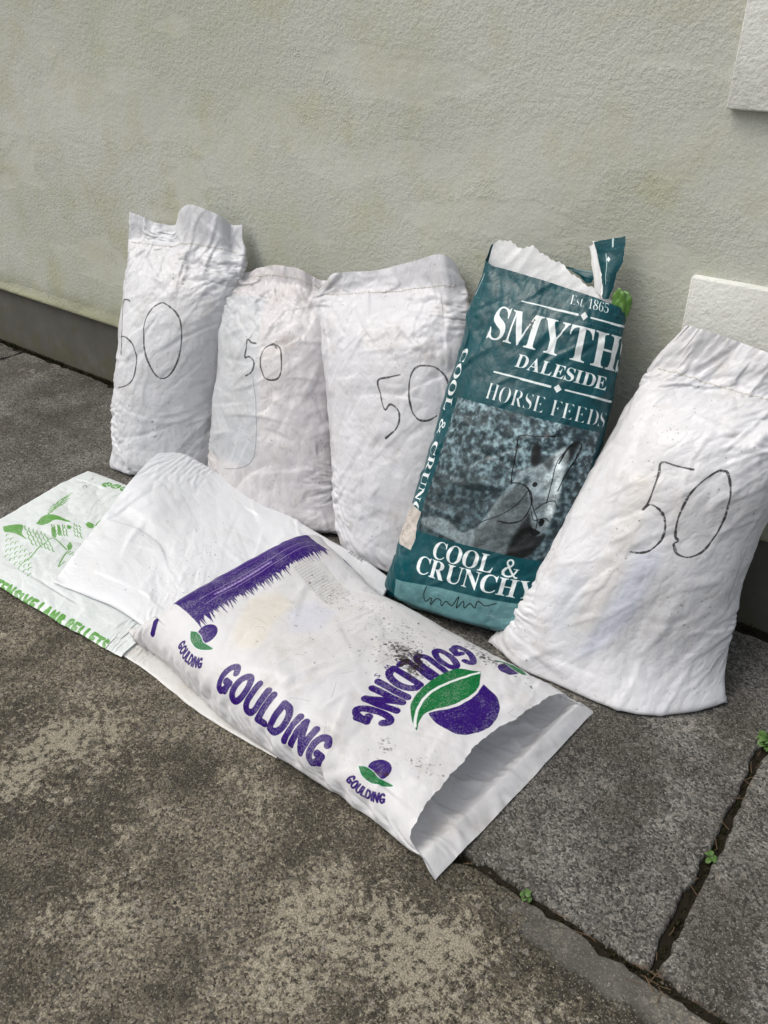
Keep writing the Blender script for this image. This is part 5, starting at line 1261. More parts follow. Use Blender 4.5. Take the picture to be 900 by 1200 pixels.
INK = (.035, .03, .035)
def marker(cv, pts, rng, w=.0042):
    p = smooth_line(pts, 6)
    a, b = rng.uniform(0, 6.28, 2)
    best = None
    for i in range(0, len(p) - 1):          # ink swells and thins along the stroke
        m = cv.stroke_mask(p[i:i + 2], w * (.86 + .22 * math.sin(i * .31 + a) + .12 * math.sin(i * 1.1 + b)))
        if m is None: continue
        mk, x0, y0 = m
        if best is None: best = np.zeros((cv.H, cv.W), np.float32)
        X0, Y0 = max(x0, 0), max(y0, 0); X1, Y1 = min(x0 + mk.shape[1], cv.W), min(y0 + mk.shape[0], cv.H)
        if X1 <= X0 or Y1 <= Y0: continue
        s_ = best[Y0:Y1, X0:X1]; np.maximum(s_, mk[Y0 - y0:Y1 - y0, X0 - x0:X1 - x0], out=s_)
    if best is not None:
        n = np_noise(rng, cv.H, cv.W, 5, 2, .6)
        cv.put(best * np.clip(1.25 - 1.1 * np.clip(n - .52, 0, 1) * 2.2, 0, 1), 0, 0, INK, .92)

IMG = {}
def new_canvas(key, ppm):
    return Canvas(CL[key]["per"], CL[key]["length"], ppm)

# ---- the five-oh sacks
for key, parts, seed, ng in (('b1', ('5a', '5b', '0'), 1, 26), ('b2', ('5', '0'), 2, 46), ('b3', ('5', '0'), 3, 30), ('b5', ('5', '0'), 5, 40)):
    rng = np.random.default_rng(seed)
    cv = new_canvas(key, 1500)
    T_ = TRACE[key]; per, ln = cv.w, cv.h
    if key == 'b2':      # older print showing faintly through
        cv.fill([[(.27, .20), (.50, .205), (.528, .26), (.525, .40), (.50, .56), (.47, .69), (.26, .68)]], (.64, .72, .76), .30); cv.blur(7)
        for _ in range(5): specks(cv, rng, .56 + rng.normal(0, .02), .40, .02, .07, 30, .0006, .003, (.55, .47, .36), .35)
        cv.stroke(smooth_line([(.500, .455), (.517, .385), (.523, .30), (.515, .240), (.492, .208), (.45, .188), (.405, .176)]), .0018, (.2, .22, .26), .6)
    if key == 'b5':
        cv.fill([smooth_line(T_['band'] + T_['band'][:1])], (.66, .71, .84), .30)
        cv.fill([smooth_line(T_['circ'] + T_['circ'][:1])], (.72, .77, .84), .24)
        cv.fill([[(.42, .56), (.47, .55), (.50, .36), (.47, .2), (.42, .2), (.44, .4)]], (.86, .80, .68), .16); cv.blur(14)
    if key == 'b1':
        specks(cv, rng, .455, .20, .012, .014, 20, .0006, .0035); specks(cv, rng, .40, .23, .004, .004, 4, .001, .003)
        specks(cv, rng, .46, .655, .03, .012, 26, .0006, .003)
        specks(cv, rng, .56, .70, .05, .006, 60, .0005, .002, (.35, .30, .24), .7)
    grime(cv, rng, ng, per, ln)
    for p in parts: marker(cv, T_[p], rng, .0050)
    IMG[key] = cv.image("print_" + key)

# ---- the teal horse-feed sack
def print_green():
    rng = np.random.default_rng(9)
    cv = new_canvas('g', 1900); T_ = TRACE['g']; per, ln = cv.w, cv.h
    TEAL, WHITE = (.0, .262, .292), (.86, .88, .88)
    cv.rgb[:] = TEAL; cv.a[:] = 1
    # photograph panel
    x0, x1, y0, y1 = .334, .694, .243, .562
    px0, px1, py0, py1 = [int(a * cv.ppm) for a in (x0, x1, y0, y1)]
    H, W = py1 - py0, px1 - px0
    n1 = np_noise(rng, H, W, 17, 3, .62); n2 = np_noise(rng, H, W, 120, 2)
    v = np.clip(.13 + 1.0 * np.clip((n1 - .34) * 1.9, 0, 1) ** 1.2 * (.45 + .95 * n2), 0, .82)
    yy = np.linspace(0, 1, H)[:, None]; xx_ = np.linspace(0, 1, W)[None, :]
    v *= (.70 + .50 * yy) * (1.0 - .25 * (1 - yy) * (1 - xx_))
    v = .08 + .74 * v
    ph = np.stack([v * .80 + .0, v * .90 + .035, v * .92 + .05], -1)
    cv.rgb[py0:py1, px0:px1] = ph
    keep = cv.rgb.copy()
    def blob(name, tone, al=1.0, sm=True):
        p = T_[name]; q = smooth_line(p + p[:1], 4) if sm else p
        cv.fill([q], (tone * .86, tone * .95, tone * .98), al)
    blob('back', .56, .9); blob('neck', .40); blob('chest', .09, .95); blob('head', .64); blob('mane', .62); blob('ear1', .09); blob('ear2', .12)
    # modelling of the coat: soft blotches inside the animal
    cv.fill([smooth_line([T_['head'][i] for i in (0, 1, 2, 4, 6, 8, 9)] + [T_['head'][0]], 4)], (.74, .79, .80), .6)
    for _ in range(900):
        c = T_['neck'][int(rng.integers(0, len(T_['neck'])))]; c2 = T_['neck'][int(rng.integers(0, len(T_['neck'])))]
        t = rng.random(); x, y = c[0] * t + c2[0] * (1 - t), c[1] * t + c2[1] * (1 - t)
        tn = rng.choice([.18, .42]); d = rng.uniform(.003, .012)
        cv.stroke([(x, y), (x - d * .7, y - d)], rng.uniform(.0006, .0014), (tn * .86, tn * .95, tn * .98), .25)
    cv.stroke(smooth_line(T_['bridge']), .016, (.90, .95, .96), .75)
    blob('cheek', .46, .6); blob('muzzle', .50, .7); blob('forelock', .22, .8)
    cv.stroke(smooth_line(T_['crest']), .010, (.56, .61, .62), .7)
    # soften: the picture is a coarse-screened photograph, so blur the shapes together and break up the tones
    A = cv.rgb[py0:py1, px0:px1]
    for _ in range(3):
        k = 5
        for ax in (0, 1):
            c = np.cumsum(np.concatenate([np.repeat(np.take(A, [0], ax), k + 1, ax), A, np.repeat(np.take(A, [-1], ax), k, ax)], ax), ax, dtype=np.float64)
            n_ = A.shape[ax]
            A = ((np.take(c, np.arange(2 * k + 1, 2 * k + 1 + n_), ax) - np.take(c, np.arange(0, n_), ax)) / (2 * k + 1)).astype(np.float32)
    bg = np.abs(cv.rgb[py0:py1, px0:px1] - keep[py0:py1, px0:px1]).sum(-1, keepdims=True) < 1e-4
    coat = np_noise(rng, H, W, 9, 3, .7)[..., None]; coat2 = np_noise(rng, H, W, 44, 2)[..., None]
    A = np.where(bg, .35 * A + .65 * keep[py0:py1, px0:px1], A * (.50 + .55 * coat + .48 * coat2))
    cv.rgb[py0:py1, px0:px1] = A
    for nme in ('eye', 'nostril', 'mouthd'): blob(nme, .05, .9)
    for nme in ('br1', 'br2', 'br3', 'br4', 'rein'): cv.stroke(smooth_line(T_[nme]), .0019, (.05, .07, .08), .8)
    # hide anything drawn beyond the panel
    m = np.ones((cv.H, cv.W), bool); m[py0:py1, px0:px1] = False
    cv.rgb[m] = keep[m]
    cv.tf = lambda p: p + np.array([-.0175, 0.0])
    # lettering
    roman_text(cv, "SMYTHS", .378, .702, .074, .395, WHITE, gap=10)
    roman_text(cv, "DALESIDE", .476, .657, .0285, .222, WHITE, gap=14, slant=.12)
    roman_text(cv, "HORSE FEEDS", .428, .574, .036, .29, WHITE, gap=18, thin=.0019)
    roman_text(cv, "Est. 1865", .568, .8165, .021, .105, WHITE, gap=14, thin=.0011)
    for (xa, xb, y) in ((.440, .597, .798), (.632, .735, .798), (.430, .573, .6345), (.608, .725, .636)):
        cv.stroke([(xa, y), (xb, y + .001)], .0038 if xa > .5 or y < .7 else .003, WHITE)
        cv.stroke([((xa + xb) / 2, y), (xb, y)], .0048, WHITE)
    for (x, y) in ((.6145, .7985), (.5905, .635)):
        r = .0095; cv.fill([[(x - r, y), (x, y + r), (x + r, y), (x, y - r)]], WHITE)
    for y in (.838, .818, .785):
        for x in np.arange(.27, .72, .0075):
            if y == .818 and .55 < x < .68: continue
            cv.stroke([(x, y), (x + .0035, y)], .0011, (.45, .58, .6), .6)
    roman_text(cv, "COOL &", .413, .192, .042, .205, WHITE, gap=14)
    roman_text(cv, "CRUNCHY", .380, .145, .0435, .285, WHITE, gap=12)
    roman_text(cv, "COOL & CRUNCHY", .308, .668, .027, .47, WHITE, ex=(0, -1), ey=(1, 0), gap=16)
    cv.stroke([(.268, .775), (.272, .70)], .0022, WHITE, .8); cv.stroke([(.285, .84), (.282, .79)], .003, WHITE, .9)
    r = .007; x, y = .2735, .762; cv.fill([[(x - r * .6, y), (x, y + r), (x + r * .6, y), (x, y - r)]], WHITE)
    # silvery panel round the foot with a scribbled note
    cv.fill([[(.33, -.01), (.33, .105), (.39, .118), (.45, .127), (.62, .131), (.74, .131), (.74, -.01)]], (.50, .63, .64), .75)
    for i in range(40):
        x = rng.uniform(.33, .74); y = rng.uniform(0, .12); cv.stroke([(x, y), (x + rng.normal(0, .02), y + rng.normal(0, .006))], .002, (.72, .8, .8), .25)
    cv.tf = None
    sc = np.array(T_['scr']); cv.stroke(smooth_line(sc), .0022, INK, .85)
    cv.tf = lambda p: p + np.array([-.0175, 0.0])
    # torn paper patch at the left edge
    p = np.array([(.226, .285), (.262, .300), (.300, .297), (.350, .288), (.347, .25), (.353, .22), (.349, .19), (.30, .186), (.262, .19), (.228, .192)])
    cv.fill([p], (.72, .69, .66))
    specks(cv, rng, .295, .24, .03, .03, 260, .0005, .0022, (.42, .37, .33), .55)
    cv.tf = None
    # marker strokes over the horse
    for nme in ('m5a', 'm5b', 'm0'): marker(cv, T_[nme], rng, .0034)
    # scuffs: fine pale scratches and flecks where ink has gone
    for _ in range(420):
        x, y = rng.uniform(.2, .8) * per, rng.uniform(.05, .97) * ln
        a = rng.uniform(0, 6.28); d = rng.exponential(.006)
        cv.stroke([(x, y), (x + d * math.cos(a), y + d * math.sin(a))], rng.uniform(.0004, .001), (.62, .72, .73), rng.uniform(.1, .5))
    specks(cv, rng, .36, .74, .05, .06, 130, .0003, .0014, (.75, .80, .80), .5)
    specks(cv, rng, .5, .45, .2, .25, 260, .0003, .0010, (.75, .80, .80), .45)
    specks(cv, rng, .47, .753, .004, .008, 14, .001, .003, (.1, .06, .05), .9)
    specks(cv, rng, .41, .704, .006, .006, 12, .001, .003, (.3, .2, .15), .8)
    n = np_noise(rng, cv.H, cv.W, 60, 4, .6)[..., None]
    cv.rgb *= (.86 + .28 * n)
    return cv.image("print_teal")
IMG['g'] = print_green()

# ---- the purple and green printed sack
def print_gou():
    rng = np.random.default_rng(14)
    cv = new_canvas('gou', 1700); T_ = TRACE['gou']; per, ln = cv.w, cv.h
    PUR, GRN = (.175, .01, .42), (.0, .43, .21)
    shift = lambda p: np.stack([p[..., 0] - .060, p[..., 1] + .045 * (1 - p[..., 1])], -1)
    cv.tf = shift
    # old print ghosting through the film
    cv.fill([smooth_line([(.66, .19), (.60, .21), (.60, .27), (.66, .30), (.73, .34), (.75, .27), (.66, .19)], 4)], (.90, .85, .72), .30)
    cv.fill([[(.62, .29), (.555, .28), (.54, .36), (.62, .40), (.66, .36)]], (.78, .80, .90), .30); cv.blur(12)
    # band with grass fringe at the closed end
    cv.fill([[(.425, -.015), (.772, -.015), (.772, .152), (.425, .152)]], PUR)
    x = .425
    while x < .769:
        w = rng.uniform(.0035, .007); h = .012 + .034 * rng.random() ** 1.6
        cv.fill([[(x, .151), (x + w, .151), (x + w * .6 + rng.normal(.002, .004), .151 + h)]], PUR)
        x += w * .5
    for (y, xa, xb, w, al) in ((.050, .47, .71, .0026, .55), (.062, .50, .70, .0022, .5), (.075, .46, .68, .0022, .45), (.102, .44, .735, .0014, .8), (.126, .44, .735, .0014, .8)):
        if w > .0015:
            xx = xa
            while xx < xb:
                d = rng.uniform(.004, .014); cv.stroke([(xx, y), (xx + d, y)], w, (.80, .76, .88), al); xx += d + rng.uniform(.002, .004)
        else:
            cv.stroke([(xa, y), (xb, y)], w, (.85, .82, .9), al)
    xx = .56
    while xx < .70:
        d = rng.uniform(.003, .007); cv.stroke([(xx, .114), (xx + d, .114)], .0065, (.8, .76, .88), .55); xx += d + .0028
    # declaration label
    cv.fill([[(.470, .165), (.535, .165), (.535, .325), (.470, .325)]], (.80, .80, .79), .75)
    for y in np.arange(.175, .318, .0085):
        xx = .532
        while xx > .475 + rng.uniform(0, .02):
            d = rng.uniform(.003, .009); cv.stroke([(xx, y), (xx - d, y)], .0013, (.38, .37, .40), .45); xx -= d + .0022
    # name on an arc under the emblem, strap line
    block_text(cv, "GOULDING", smile_place(.586, .574, .40, .335), .086, .335, PUR, stroke=.212, track=.06)
    block_text(cv, "GROWS", smile_place(.580, .5655, .42, .13), .0135, .13, PUR, stroke=.14, track=.95)
    cv.tf = None
    cv.fill([smooth_line(T_['leaf'] + T_['leaf'][:1], 4)], GRN)
    cv.fill([smooth_line(T_['ball'] + T_['ball'][:1], 4)], PUR)
    cv.stroke(smooth_line(T_['rib'], 5), .0058, (.90, .91, .90))
    cv.tf = shift
    # side panels: near side reads towards the mouth, far side the other way
    def small_logo(x, y, ex, ey, s):
        ex, ey = np.asarray(ex, float), np.asarray(ey, float)
        pt = lambda a, b: np.array([x, y]) + ex * a * s + ey * b * s
        t = np.linspace(0, 2 * np.pi, 40)
        cv.fill([[pt(.027 * math.cos(q), .025 * math.sin(q) + .014) for q in t]], PUR)
        leaf = [(-.044, -.006), (-.028, .001), (-.008, .001), (.014, -.004), (.050, .000), (.028, -.016), (.002, -.023), (-.024, -.019)]
        L = smooth_line(leaf + leaf[:1], 4)
        cv.stroke([pt(a, b) for a, b in L], .004 * s, (.90, .91, .92))
        cv.fill([[pt(a, b) for a, b in L]], GRN)
        block_text(cv, "GOULDING", smile_place(*pt(.002, -.062), .11 * s, .118 * s, ex, ey), .025 * s, .118 * s, PUR, stroke=.22, track=.04)
    small_logo(.787, .205, (0, 1), (-1, 0), .92)
    small_logo(.806, .733, (0, 1), (-1, 0), .80)
    block_text(cv, "GOULDING", line_place(.842, .318, (.065, 1), (-1, .065)), .068, .312, PUR, stroke=.222, track=.06)
    small_logo(.415, .735, (0, -1), (1, 0), .85)
    small_logo(.375, .215, (0, -1), (1, 0), .85)
    block_text(cv, "GOULDING", line_place(.300, .62, (0, -1), (1, 0)), .068, .312, PUR, stroke=.222, track=.06)
    cv.fill([[(.452, .066), (.462, .066), (.44, .27), (.425, .27)]], PUR, .0)
    wear(cv, rng, .16, 3.0, 60.0)
    cv.stroke([(.83, .05), (.85, .06)], .018, PUR)
    # soil: the big smear on the name, trails of crumbs down the panel
    cv.tf = None
    s = T_['soil']
    for _ in range(70):
        t = rng.random(); a, b = s[int(rng.integers(0, len(s)))], s[int(rng.integers(0, len(s)))]
        specks(cv, rng, a[0] * t + b[0] * (1 - t), a[1] * t + b[1] * (1 - t), .008, .008, 8, .0008, .0042, (.12, .085, .055) if rng.random() < .7 else (.20, .15, .10), .85)
    cv.tf = shift
    specks(cv, rng, .43, .70, .010, .04, 120, .0008, .0045, (.10, .08, .06), .85)
    specks(cv, rng, .50, .42, .028, .10, 420, .0004, .0024, (.30, .24, .16), .75)
    specks(cv, rng, .55, .53, .05, .04, 260, .0004, .0026, (.24, .19, .13), .75)
    specks(cv, rng, .42, .66, .012, .05, 160, .0005, .0030, (.22, .18, .12), .75)
    specks(cv, rng, .50, .30, .03, .05, 150, .0004, .0018, (.40, .33, .24), .6)
    specks(cv, rng, .60, .36, .09, .10, 120, .0004, .0020, (.24, .20, .15), .7)
    specks(cv, rng, .75, .70, .010, .012, 40, .0006, .0030, (.28, .23, .16), .7)
    specks(cv, rng, .745, .785, .012, .016, 60, .0006, .0040, (.30, .25, .18), .7)
    specks(cv, rng, .80, .735, .010, .010, 40, .0006, .0030, (.25, .18, .12), .7)
    for _ in range(26):      # long hairline scratches
        x, y = rng.uniform(.42, .80), rng.uniform(.2, .85); d = rng.uniform(.01, .04); a = rng.normal(1.6, .8)
        cv.stroke(smooth_line([(x, y), (x + d * .5 * math.cos(a) + rng.normal(0, .003), y + d * .5 * math.sin(a)), (x + d * math.cos(a), y + d * math.sin(a))]), .0008, (.45, .43, .40), .5)
    return cv.image("print_purple")
IMG['gou'] = print_gou()

# ---- the pale lamb-pellet sack with its green drawing
def print_pel():
    rng = np.random.default_rng(21)
    cv = new_canvas('pel', 1500); T_ = TRACE['pel']
    GR = (.33, .60, .20)
    cv.rgb[:] = (.84, .91, .90); cv.a[:] = .12
    for n in ('tail', 'wing', 'body1', 'body2', 'neck2', 'head1', 'head2'):
        p = T_[n]; cv.fill([smooth_line(p + p[:1], 4)], GR, .95)
    for n in ('wl1', 'leg1', 'belly', 'beak1', 'beak2', 'beak3'): cv.stroke(smooth_line(T_[n]), .0040, GR)
    for h in T_['hatch']: cv.stroke(smooth_line(h), .0030, GR, .95)
    for n in ('fl1', 'fl2'): cv.stroke(smooth_line(T_[n]), .0014, (.3, .45, .35), .6)
    for n in ('sc1', 'sc2'): cv.stroke(smooth_line(T_[n]), .0028, (.15, .2, .25), .9)
    for n in ('c1', 'c2', 'c3'):
        x, y = T_[n][0]; cv.disc(x, y, .0165, GR)
        for k in range(3):
            a = k * 2.1 + .3; cv.stroke([(x + .004 * math.cos(a), y + .004 * math.sin(a)), (x + .010 * math.cos(a + .6), y + .010 * math.sin(a + .6))], .0042, (.86, .93, .9))
    block_text(cv, "INTENSIVE LAMB PELLETS", line_place(.842, .195, (-.012, 1), (-1, -.012)), .038, .445, GR, stroke=.25, track=.10, rng=rng)
    wear(cv, rng, .25, 3.0, 60.0)
    specks(cv, rng, .6, .4, .12, .12, 60, .0003, .0014)
    return cv.image("print_pellets")
IMG['pel'] = print_pel()

def print_white(key, seed):
    rng = np.random.default_rng(seed)
    cv = new_canvas(key, 1200)
    if key == 'wht':        # batch line and bar code printed by the far edge
        for x in np.arange(0, .052, .0022):
            y = .640 + x * 1.0; cv.stroke([(.287, y), (.303, y)], rng.choice([.0007, .0014]), (.12, .12, .14), .9)
        for y in np.arange(.568, .630, .006): cv.stroke([(.289, y), (.289, y + .0035)], .0045, (.3, .3, .33), .6)
        specks(cv, rng, .60, .30, .09, .08, 220, .0004, .0020, (.16, .15, .14), .75)
        specks(cv, rng, .50, .42, .12, .12, 110, .0004, .0014, (.2, .18, .16), .6)
        specks(cv, rng, .72, .34, .03, .08, 120, .0004, .0018, (.25, .22, .18), .6)
    else:
        for _ in range(10):
            x, y = .86 + rng.normal(0, .008), .66 + rng.normal(0, .025); cv.stroke([(x, y), (x + rng.normal(0, .01), y + rng.normal(0, .012))], .0045, (.18, .52, .30), .8)
        specks(cv, rng, .8, .5, .06, .15, 120, .0004, .0018, (.3, .26, .2), .6)
    return cv.image("print_" + key)
IMG['wht'], IMG['und'] = print_white('wht', 31), print_white('und', 32)
# ================================================================== FILM MATERIALS AND SACK OBJECTS
def mat_film(name, img, per, ln, tint=(.78, .785, .80), stain=(.55, .50, .42), stain_amt=.35, seed=0.0, crinkle=1.0, rough=.34, spec=.5, sheen_var=.12, through=.20):
    m = NT(name)
    uv = m.n("ShaderNodeUVMap").outputs[0]
    tx = m.n("ShaderNodeTexImage", interpolation='Cubic', extension='CLIP')
    tx.image = img
    m.l(uv, tx.inputs["Vector"])
    mp = m.n("ShaderNodeMapping"); mp.inputs["Scale"].default_value = (per, ln, 1); mp.inputs["Location"].default_value = (seed, seed * 1.7, 0)
    m.l(uv, mp.inputs["Vector"])
    q = mp.outputs[0]
    ob = m.coords("Object", loc=(seed, 0, 0))
    big = m.noise(ob, 4.0, 4.0, 0.6)
    col = m.mix(m.math('MULTIPLY', m.step(big, .42, .72), stain_amt), tint, tuple(.5 * a + .5 * b for a, b in zip(tint, stain)))
    smear = m.step(m.noise(ob, 11.0, 6.0, .72), .50, .72)
    col = m.mix(m.math('MULTIPLY', smear, stain_amt), col, stain)
    fine = m.step(m.noise(q, 170.0, 5.0, .80), .60, .655)
    zone = m.step(m.noise(ob, 6.5, 4.0, .65), .47, .62)
    col = m.mix(m.math('MULTIPLY', m.math('MULTIPLY', fine, zone), .62), col, (.20, .165, .12))
    col = m.mix(tx.outputs["Alpha"], col, tx.outputs["Color"])
    # grime rubbed over the print too
    over = m.math('MULTIPLY', m.step(m.noise(ob, 23.0, 5.0, .7), .60, .78), .18 * stain_amt * 2)
    col = m.mix(over, col, stain)
    # fine crinkle of the film
    m.dim = '2D'
    def ridge(sc_, off):
        n_ = m.noise(m.scaled(q, (1.0, .8, 1), off), sc_, 0.0, .5)
        return m.math('ABSOLUTE', m.math('SUBTRACT', n_, .5))
    h = m.math('ADD', m.math('MULTIPLY', ridge(13.0, (.3, .9, 0)), 2.0), m.math('MULTIPLY', ridge(31.0, (5.1, 2.2, 0)), 1.1))
    h = m.math('ADD', h, m.math('MULTIPLY', ridge(72.0, (1.7, 7.3, 0)), .40))
    h = m.math('ADD', h, m.math('MULTIPLY', m.noise(q, 210.0, 1.0, .5), .10))
    nb = m.bump(h, .30 * crinkle, .010)
    r = m.math('ADD', m.math('MULTIPLY', m.noise(ob, 30.0, 3.0, .6), sheen_var * 2), rough - sheen_var)
    mat = m.finish(col, r, nb, spec)
    if through > 0:                      # thin film lets some light through
        tr = m.n("ShaderNodeBsdfTranslucent"); m.sock(tr.inputs["Color"], col); m.l(nb, tr.inputs["Normal"])
        mx = m.n("ShaderNodeMixShader"); mx.inputs[0].default_value = through
        m.l(m.p.outputs[0], mx.inputs[1]); m.l(tr.outputs[0], mx.inputs[2]); m.l(mx.outputs[0], m.out.inputs["Surface"])
    return mat

M_THREAD = simple_mat("sack_thread", (.62, .58, .50), .8, .2)
MF = {
    'b1': mat_film("film_b1", IMG['b1'], CL['b1']["per"], CL['b1']["length"], (.715, .725, .755), (.42, .38, .33), .36, seed=1.1),
    'b2': mat_film("film_b2", IMG['b2'], CL['b2']["per"], CL['b2']["length"], (.675, .655, .67), (.42, .37, .33), .60, seed=2.3),
    'b3': mat_film("film_b3", IMG['b3'], CL['b3']["per"], CL['b3']["length"], (.685, .69, .72), (.42, .385, .35), .44, seed=3.7),
    'b5': mat_film("film_b5", IMG['b5'], CL['b5']["per"], CL['b5']["length"], (.735, .74, .765), (.46, .41, .35), .36, seed=5.9),
    'g': mat_film("film_teal", IMG['g'], CL['g']["per"], CL['g']["length"], seed=7.2, stain=(.22, .30, .30), stain_amt=.16, crinkle=.75, rough=.30, spec=.38, through=.05),
    'gou': mat_film("film_purple", IMG['gou'], CL['gou']["per"], CL['gou']["length"], (.735, .735, .745), (.45, .40, .34), .42, seed=9.4, crinkle=.5, spec=.32, through=.26),
    'pel': mat_film("film_pellets", IMG['pel'], CL['pel']["per"], CL['pel']["length"], (.73, .76, .76), stain_amt=.16, seed=11.2, crinkle=.7),
    'wht': mat_film("film_plain", IMG['wht'], CL['wht']["per"], CL['wht']["length"], (.73, .745, .77), stain_amt=.16, seed=13.3, crinkle=.4),
    'und': mat_film("film_under", IMG['und'], CL['und']["per"], CL['und']["length"], (.68, .675, .66), stain_amt=.40, seed=15.3, crinkle=.7),
}
WHITE_GROUP = "white sacks numbered 50 along the wall"
def base_of(g):
    P = g["P"]
    c = P[:12].reshape(-1, 3).mean(0)
    return (float(c[0]), float(c[1]), 0.0)
LABELS = {
    'b1': "white filled sack at the far left end of the row, marked with a big 50",
    'b2': "shorter dingy pinkish-white filled sack marked with the smallest 50, second from the left",
    'b3': "greyish-white filled sack marked 50, leaning beside the teal printed sack",
    'b5': "largest white filled sack marked 50, nearest the corner stones at the right",
}
for key in ('b1', 'b2', 'b3', 'b5'):
    g = CL[key]; rt = tag(empty("filled_sack", base_of(g)), LABELS[key], "sack", WHITE_GROUP)
    r = row_of(g, STANDING[key]['s_seam']); top = g["P"].shape[0] - 1
    cloth_mesh("sack_body", g, MF[key], rt, 0, r)
    cloth_mesh("top_flap", g, MF[key], rt, r, top)
    stitching(g, STANDING[key]['s_seam'], rt, M_THREAD)

# ---- teal sack
g = CL['g']; P = g["P"]; nv, nu = P.shape[:2]
rt = tag(empty("printed_feed_sack", base_of(g)), "teal printed horse feed sack with torn open top leaning among the white sacks", "sack")
cloth_mesh("sack_body", g, MF['g'], rt, 0, nv - 1)
M_LINING = NT("sack_lining")
_n = M_LINING.noise(M_LINING.coords("Object"), 40.0, 5.0, .65)
M_LINING = M_LINING.finish(M_LINING.mix(M_LINING.math('MULTIPLY', M_LINING.step(_n, .45, .7), .3), (.78, .79, .79), (.6, .58, .54)), .5, M_LINING.bump(_n, .4, .004), .4)
# white inner face of the film, a hair inside the back layer near the mouth
r0 = int(nv * .80)
cols = np.array([j % nu for j in range(int(nu * .76), int(nu * 1.24) + 1)])
nrm = g["N"][r0:nv][:, None, :]
X = P[r0:nv][:, cols] + nrm * .0016
nr, nc = X.shape[:2]
idx = np.arange(nr * nc).reshape(nr, nc)
link_mesh("inner_lining", X.reshape(-1, 3), np.stack([idx[:-1, :-1], idx[:-1, 1:], idx[1:, 1:], idx[1:, :-1]], -1).reshape(-1, 4), M_LINING, rt)
# ---- sacks on the ground
for key, nm, lab in (('und', "flattened_sack", "flattened white sack lowest on the paving, mostly hidden under the purple-lettered sack"),
                     ('pel', "flattened_sack", "flattened pale mint lamb pellet sack with green bird drawing and lettering"),
                     ('wht', "flattened_sack", "plain unprinted white sack lying limp over the mint pellet sack"),
                     ('gou', "open_sack", "white sack with purple lettering and green leaf emblem lying with its mouth open")):
    g = CL[key]; P = g["P"]; nv, nu = P.shape[:2]
    rt = tag(empty(nm, base_of(g)), lab, "sack", "emptied sacks lying on the paving" if key != 'gou' else None)
    if key == 'gou':
        cloth_mesh("printed_panel", g, MF[key], rt, 0, nv - 1, int(nu * .25), int(nu * .75))
        cloth_mesh("under_panel", g, MF[key], rt, 0, nv - 1, int(nu * .75), int(nu * 1.25))
    else:
        cloth_mesh("upper_layer", g, MF[key], rt, 0, nv - 1, int(nu * .25), int(nu * .75))
        cloth_mesh("lower_layer", g, MF[key], rt, 0, nv - 1, int(nu * .75), int(nu * 1.25))
# ================================================================== TORN PIECES OF THE TEAL SACK
def patch_grid(left, right, n_rows, n_cols, bulge, seed, jag=0.0):
    """A strip of film between two edge lines (lists of points from bottom to top), bowed by bulge towards -y."""
    rng = np.random.default_rng(seed)
    def res(L):
        L = np.asarray(L, float); c = np.concatenate([[0], np.cumsum(np.linalg.norm(np.diff(L, axis=0), axis=1))])
        t = np.linspace(0, c[-1], n_rows); return np.stack([np.interp(t, c, L[:, k]) for k in range(3)], -1)
    A, B = res(left), res(right)
    w = np.linspace(0, 1, n_cols)
    X = A[:, None] * (1 - w)[None, :, None] + B[:, None] * w[None, :, None]
    X[..., 1] -= bulge * np.sin(np.pi * w)[None, :] * (.6 + .4 * np.sin(np.linspace(0, 5, n_rows)))[:, None]
    X[:, 0, 0] += rng.normal(0, jag, n_rows); X[:, -1, 0] += rng.normal(0, jag, n_rows); X[-1, :, 2] += rng.normal(0, jag, n_cols)
    i = np.arange(n_rows * n_cols).reshape(n_rows, n_cols)
    F = np.stack([i[:-1, :-1], i[:-1, 1:], i[1:, 1:], i[1:, :-1]], -1).reshape(-1, 4)
    uvw = np.stack(np.meshgrid(w, np.linspace(0, 1, n_rows)), -1)
    q = np.stack([uvw[:-1, :-1], uvw[:-1, 1:], uvw[1:, 1:], uvw[1:, :-1]], 2).reshape(-1, 2)
    return X.reshape(-1, 3), F, q

teal_root = [o for o in COL.objects if o.name.startswith("printed_feed_sack")][0]
TL_, TR_ = TORN['strip']
v, f, q = patch_grid(TL_, TR_, 22, 9, .010, 3, .0006)
uvs = np.stack([(.232 + .055 * q[:, 0]) / CL['g']["per"], (.66 + .15 * q[:, 1]) / CL['g']["length"]], -1)
link_mesh("torn_strip", v, f, MF['g'], teal_root, True, uvs)
v2 = v + np.array([0.0, 0.0016, 0.0])
v2 = v2.reshape(22, 9, 3); v2[:, 0, 0] -= .006; v2[:, 0, 1] += .004
link_mesh("strip_lining", v2.reshape(-1, 3), f, M_LINING, teal_root)
for key_, mt_, b_ in (('inner', MF['g'], .004), ('pale', M_LINING, .006)):
    v, f, q = patch_grid(TORN[key_][0], TORN[key_][1], 12, 7, b_, 5, .0008)
    uvs = np.stack([(.255 + .03 * q[:, 0]) / CL['g']["per"], (.36 + .10 * q[:, 1]) / CL['g']["length"]], -1)
    link_mesh("torn_flap", v, f, mt_, teal_root, True, uvs)

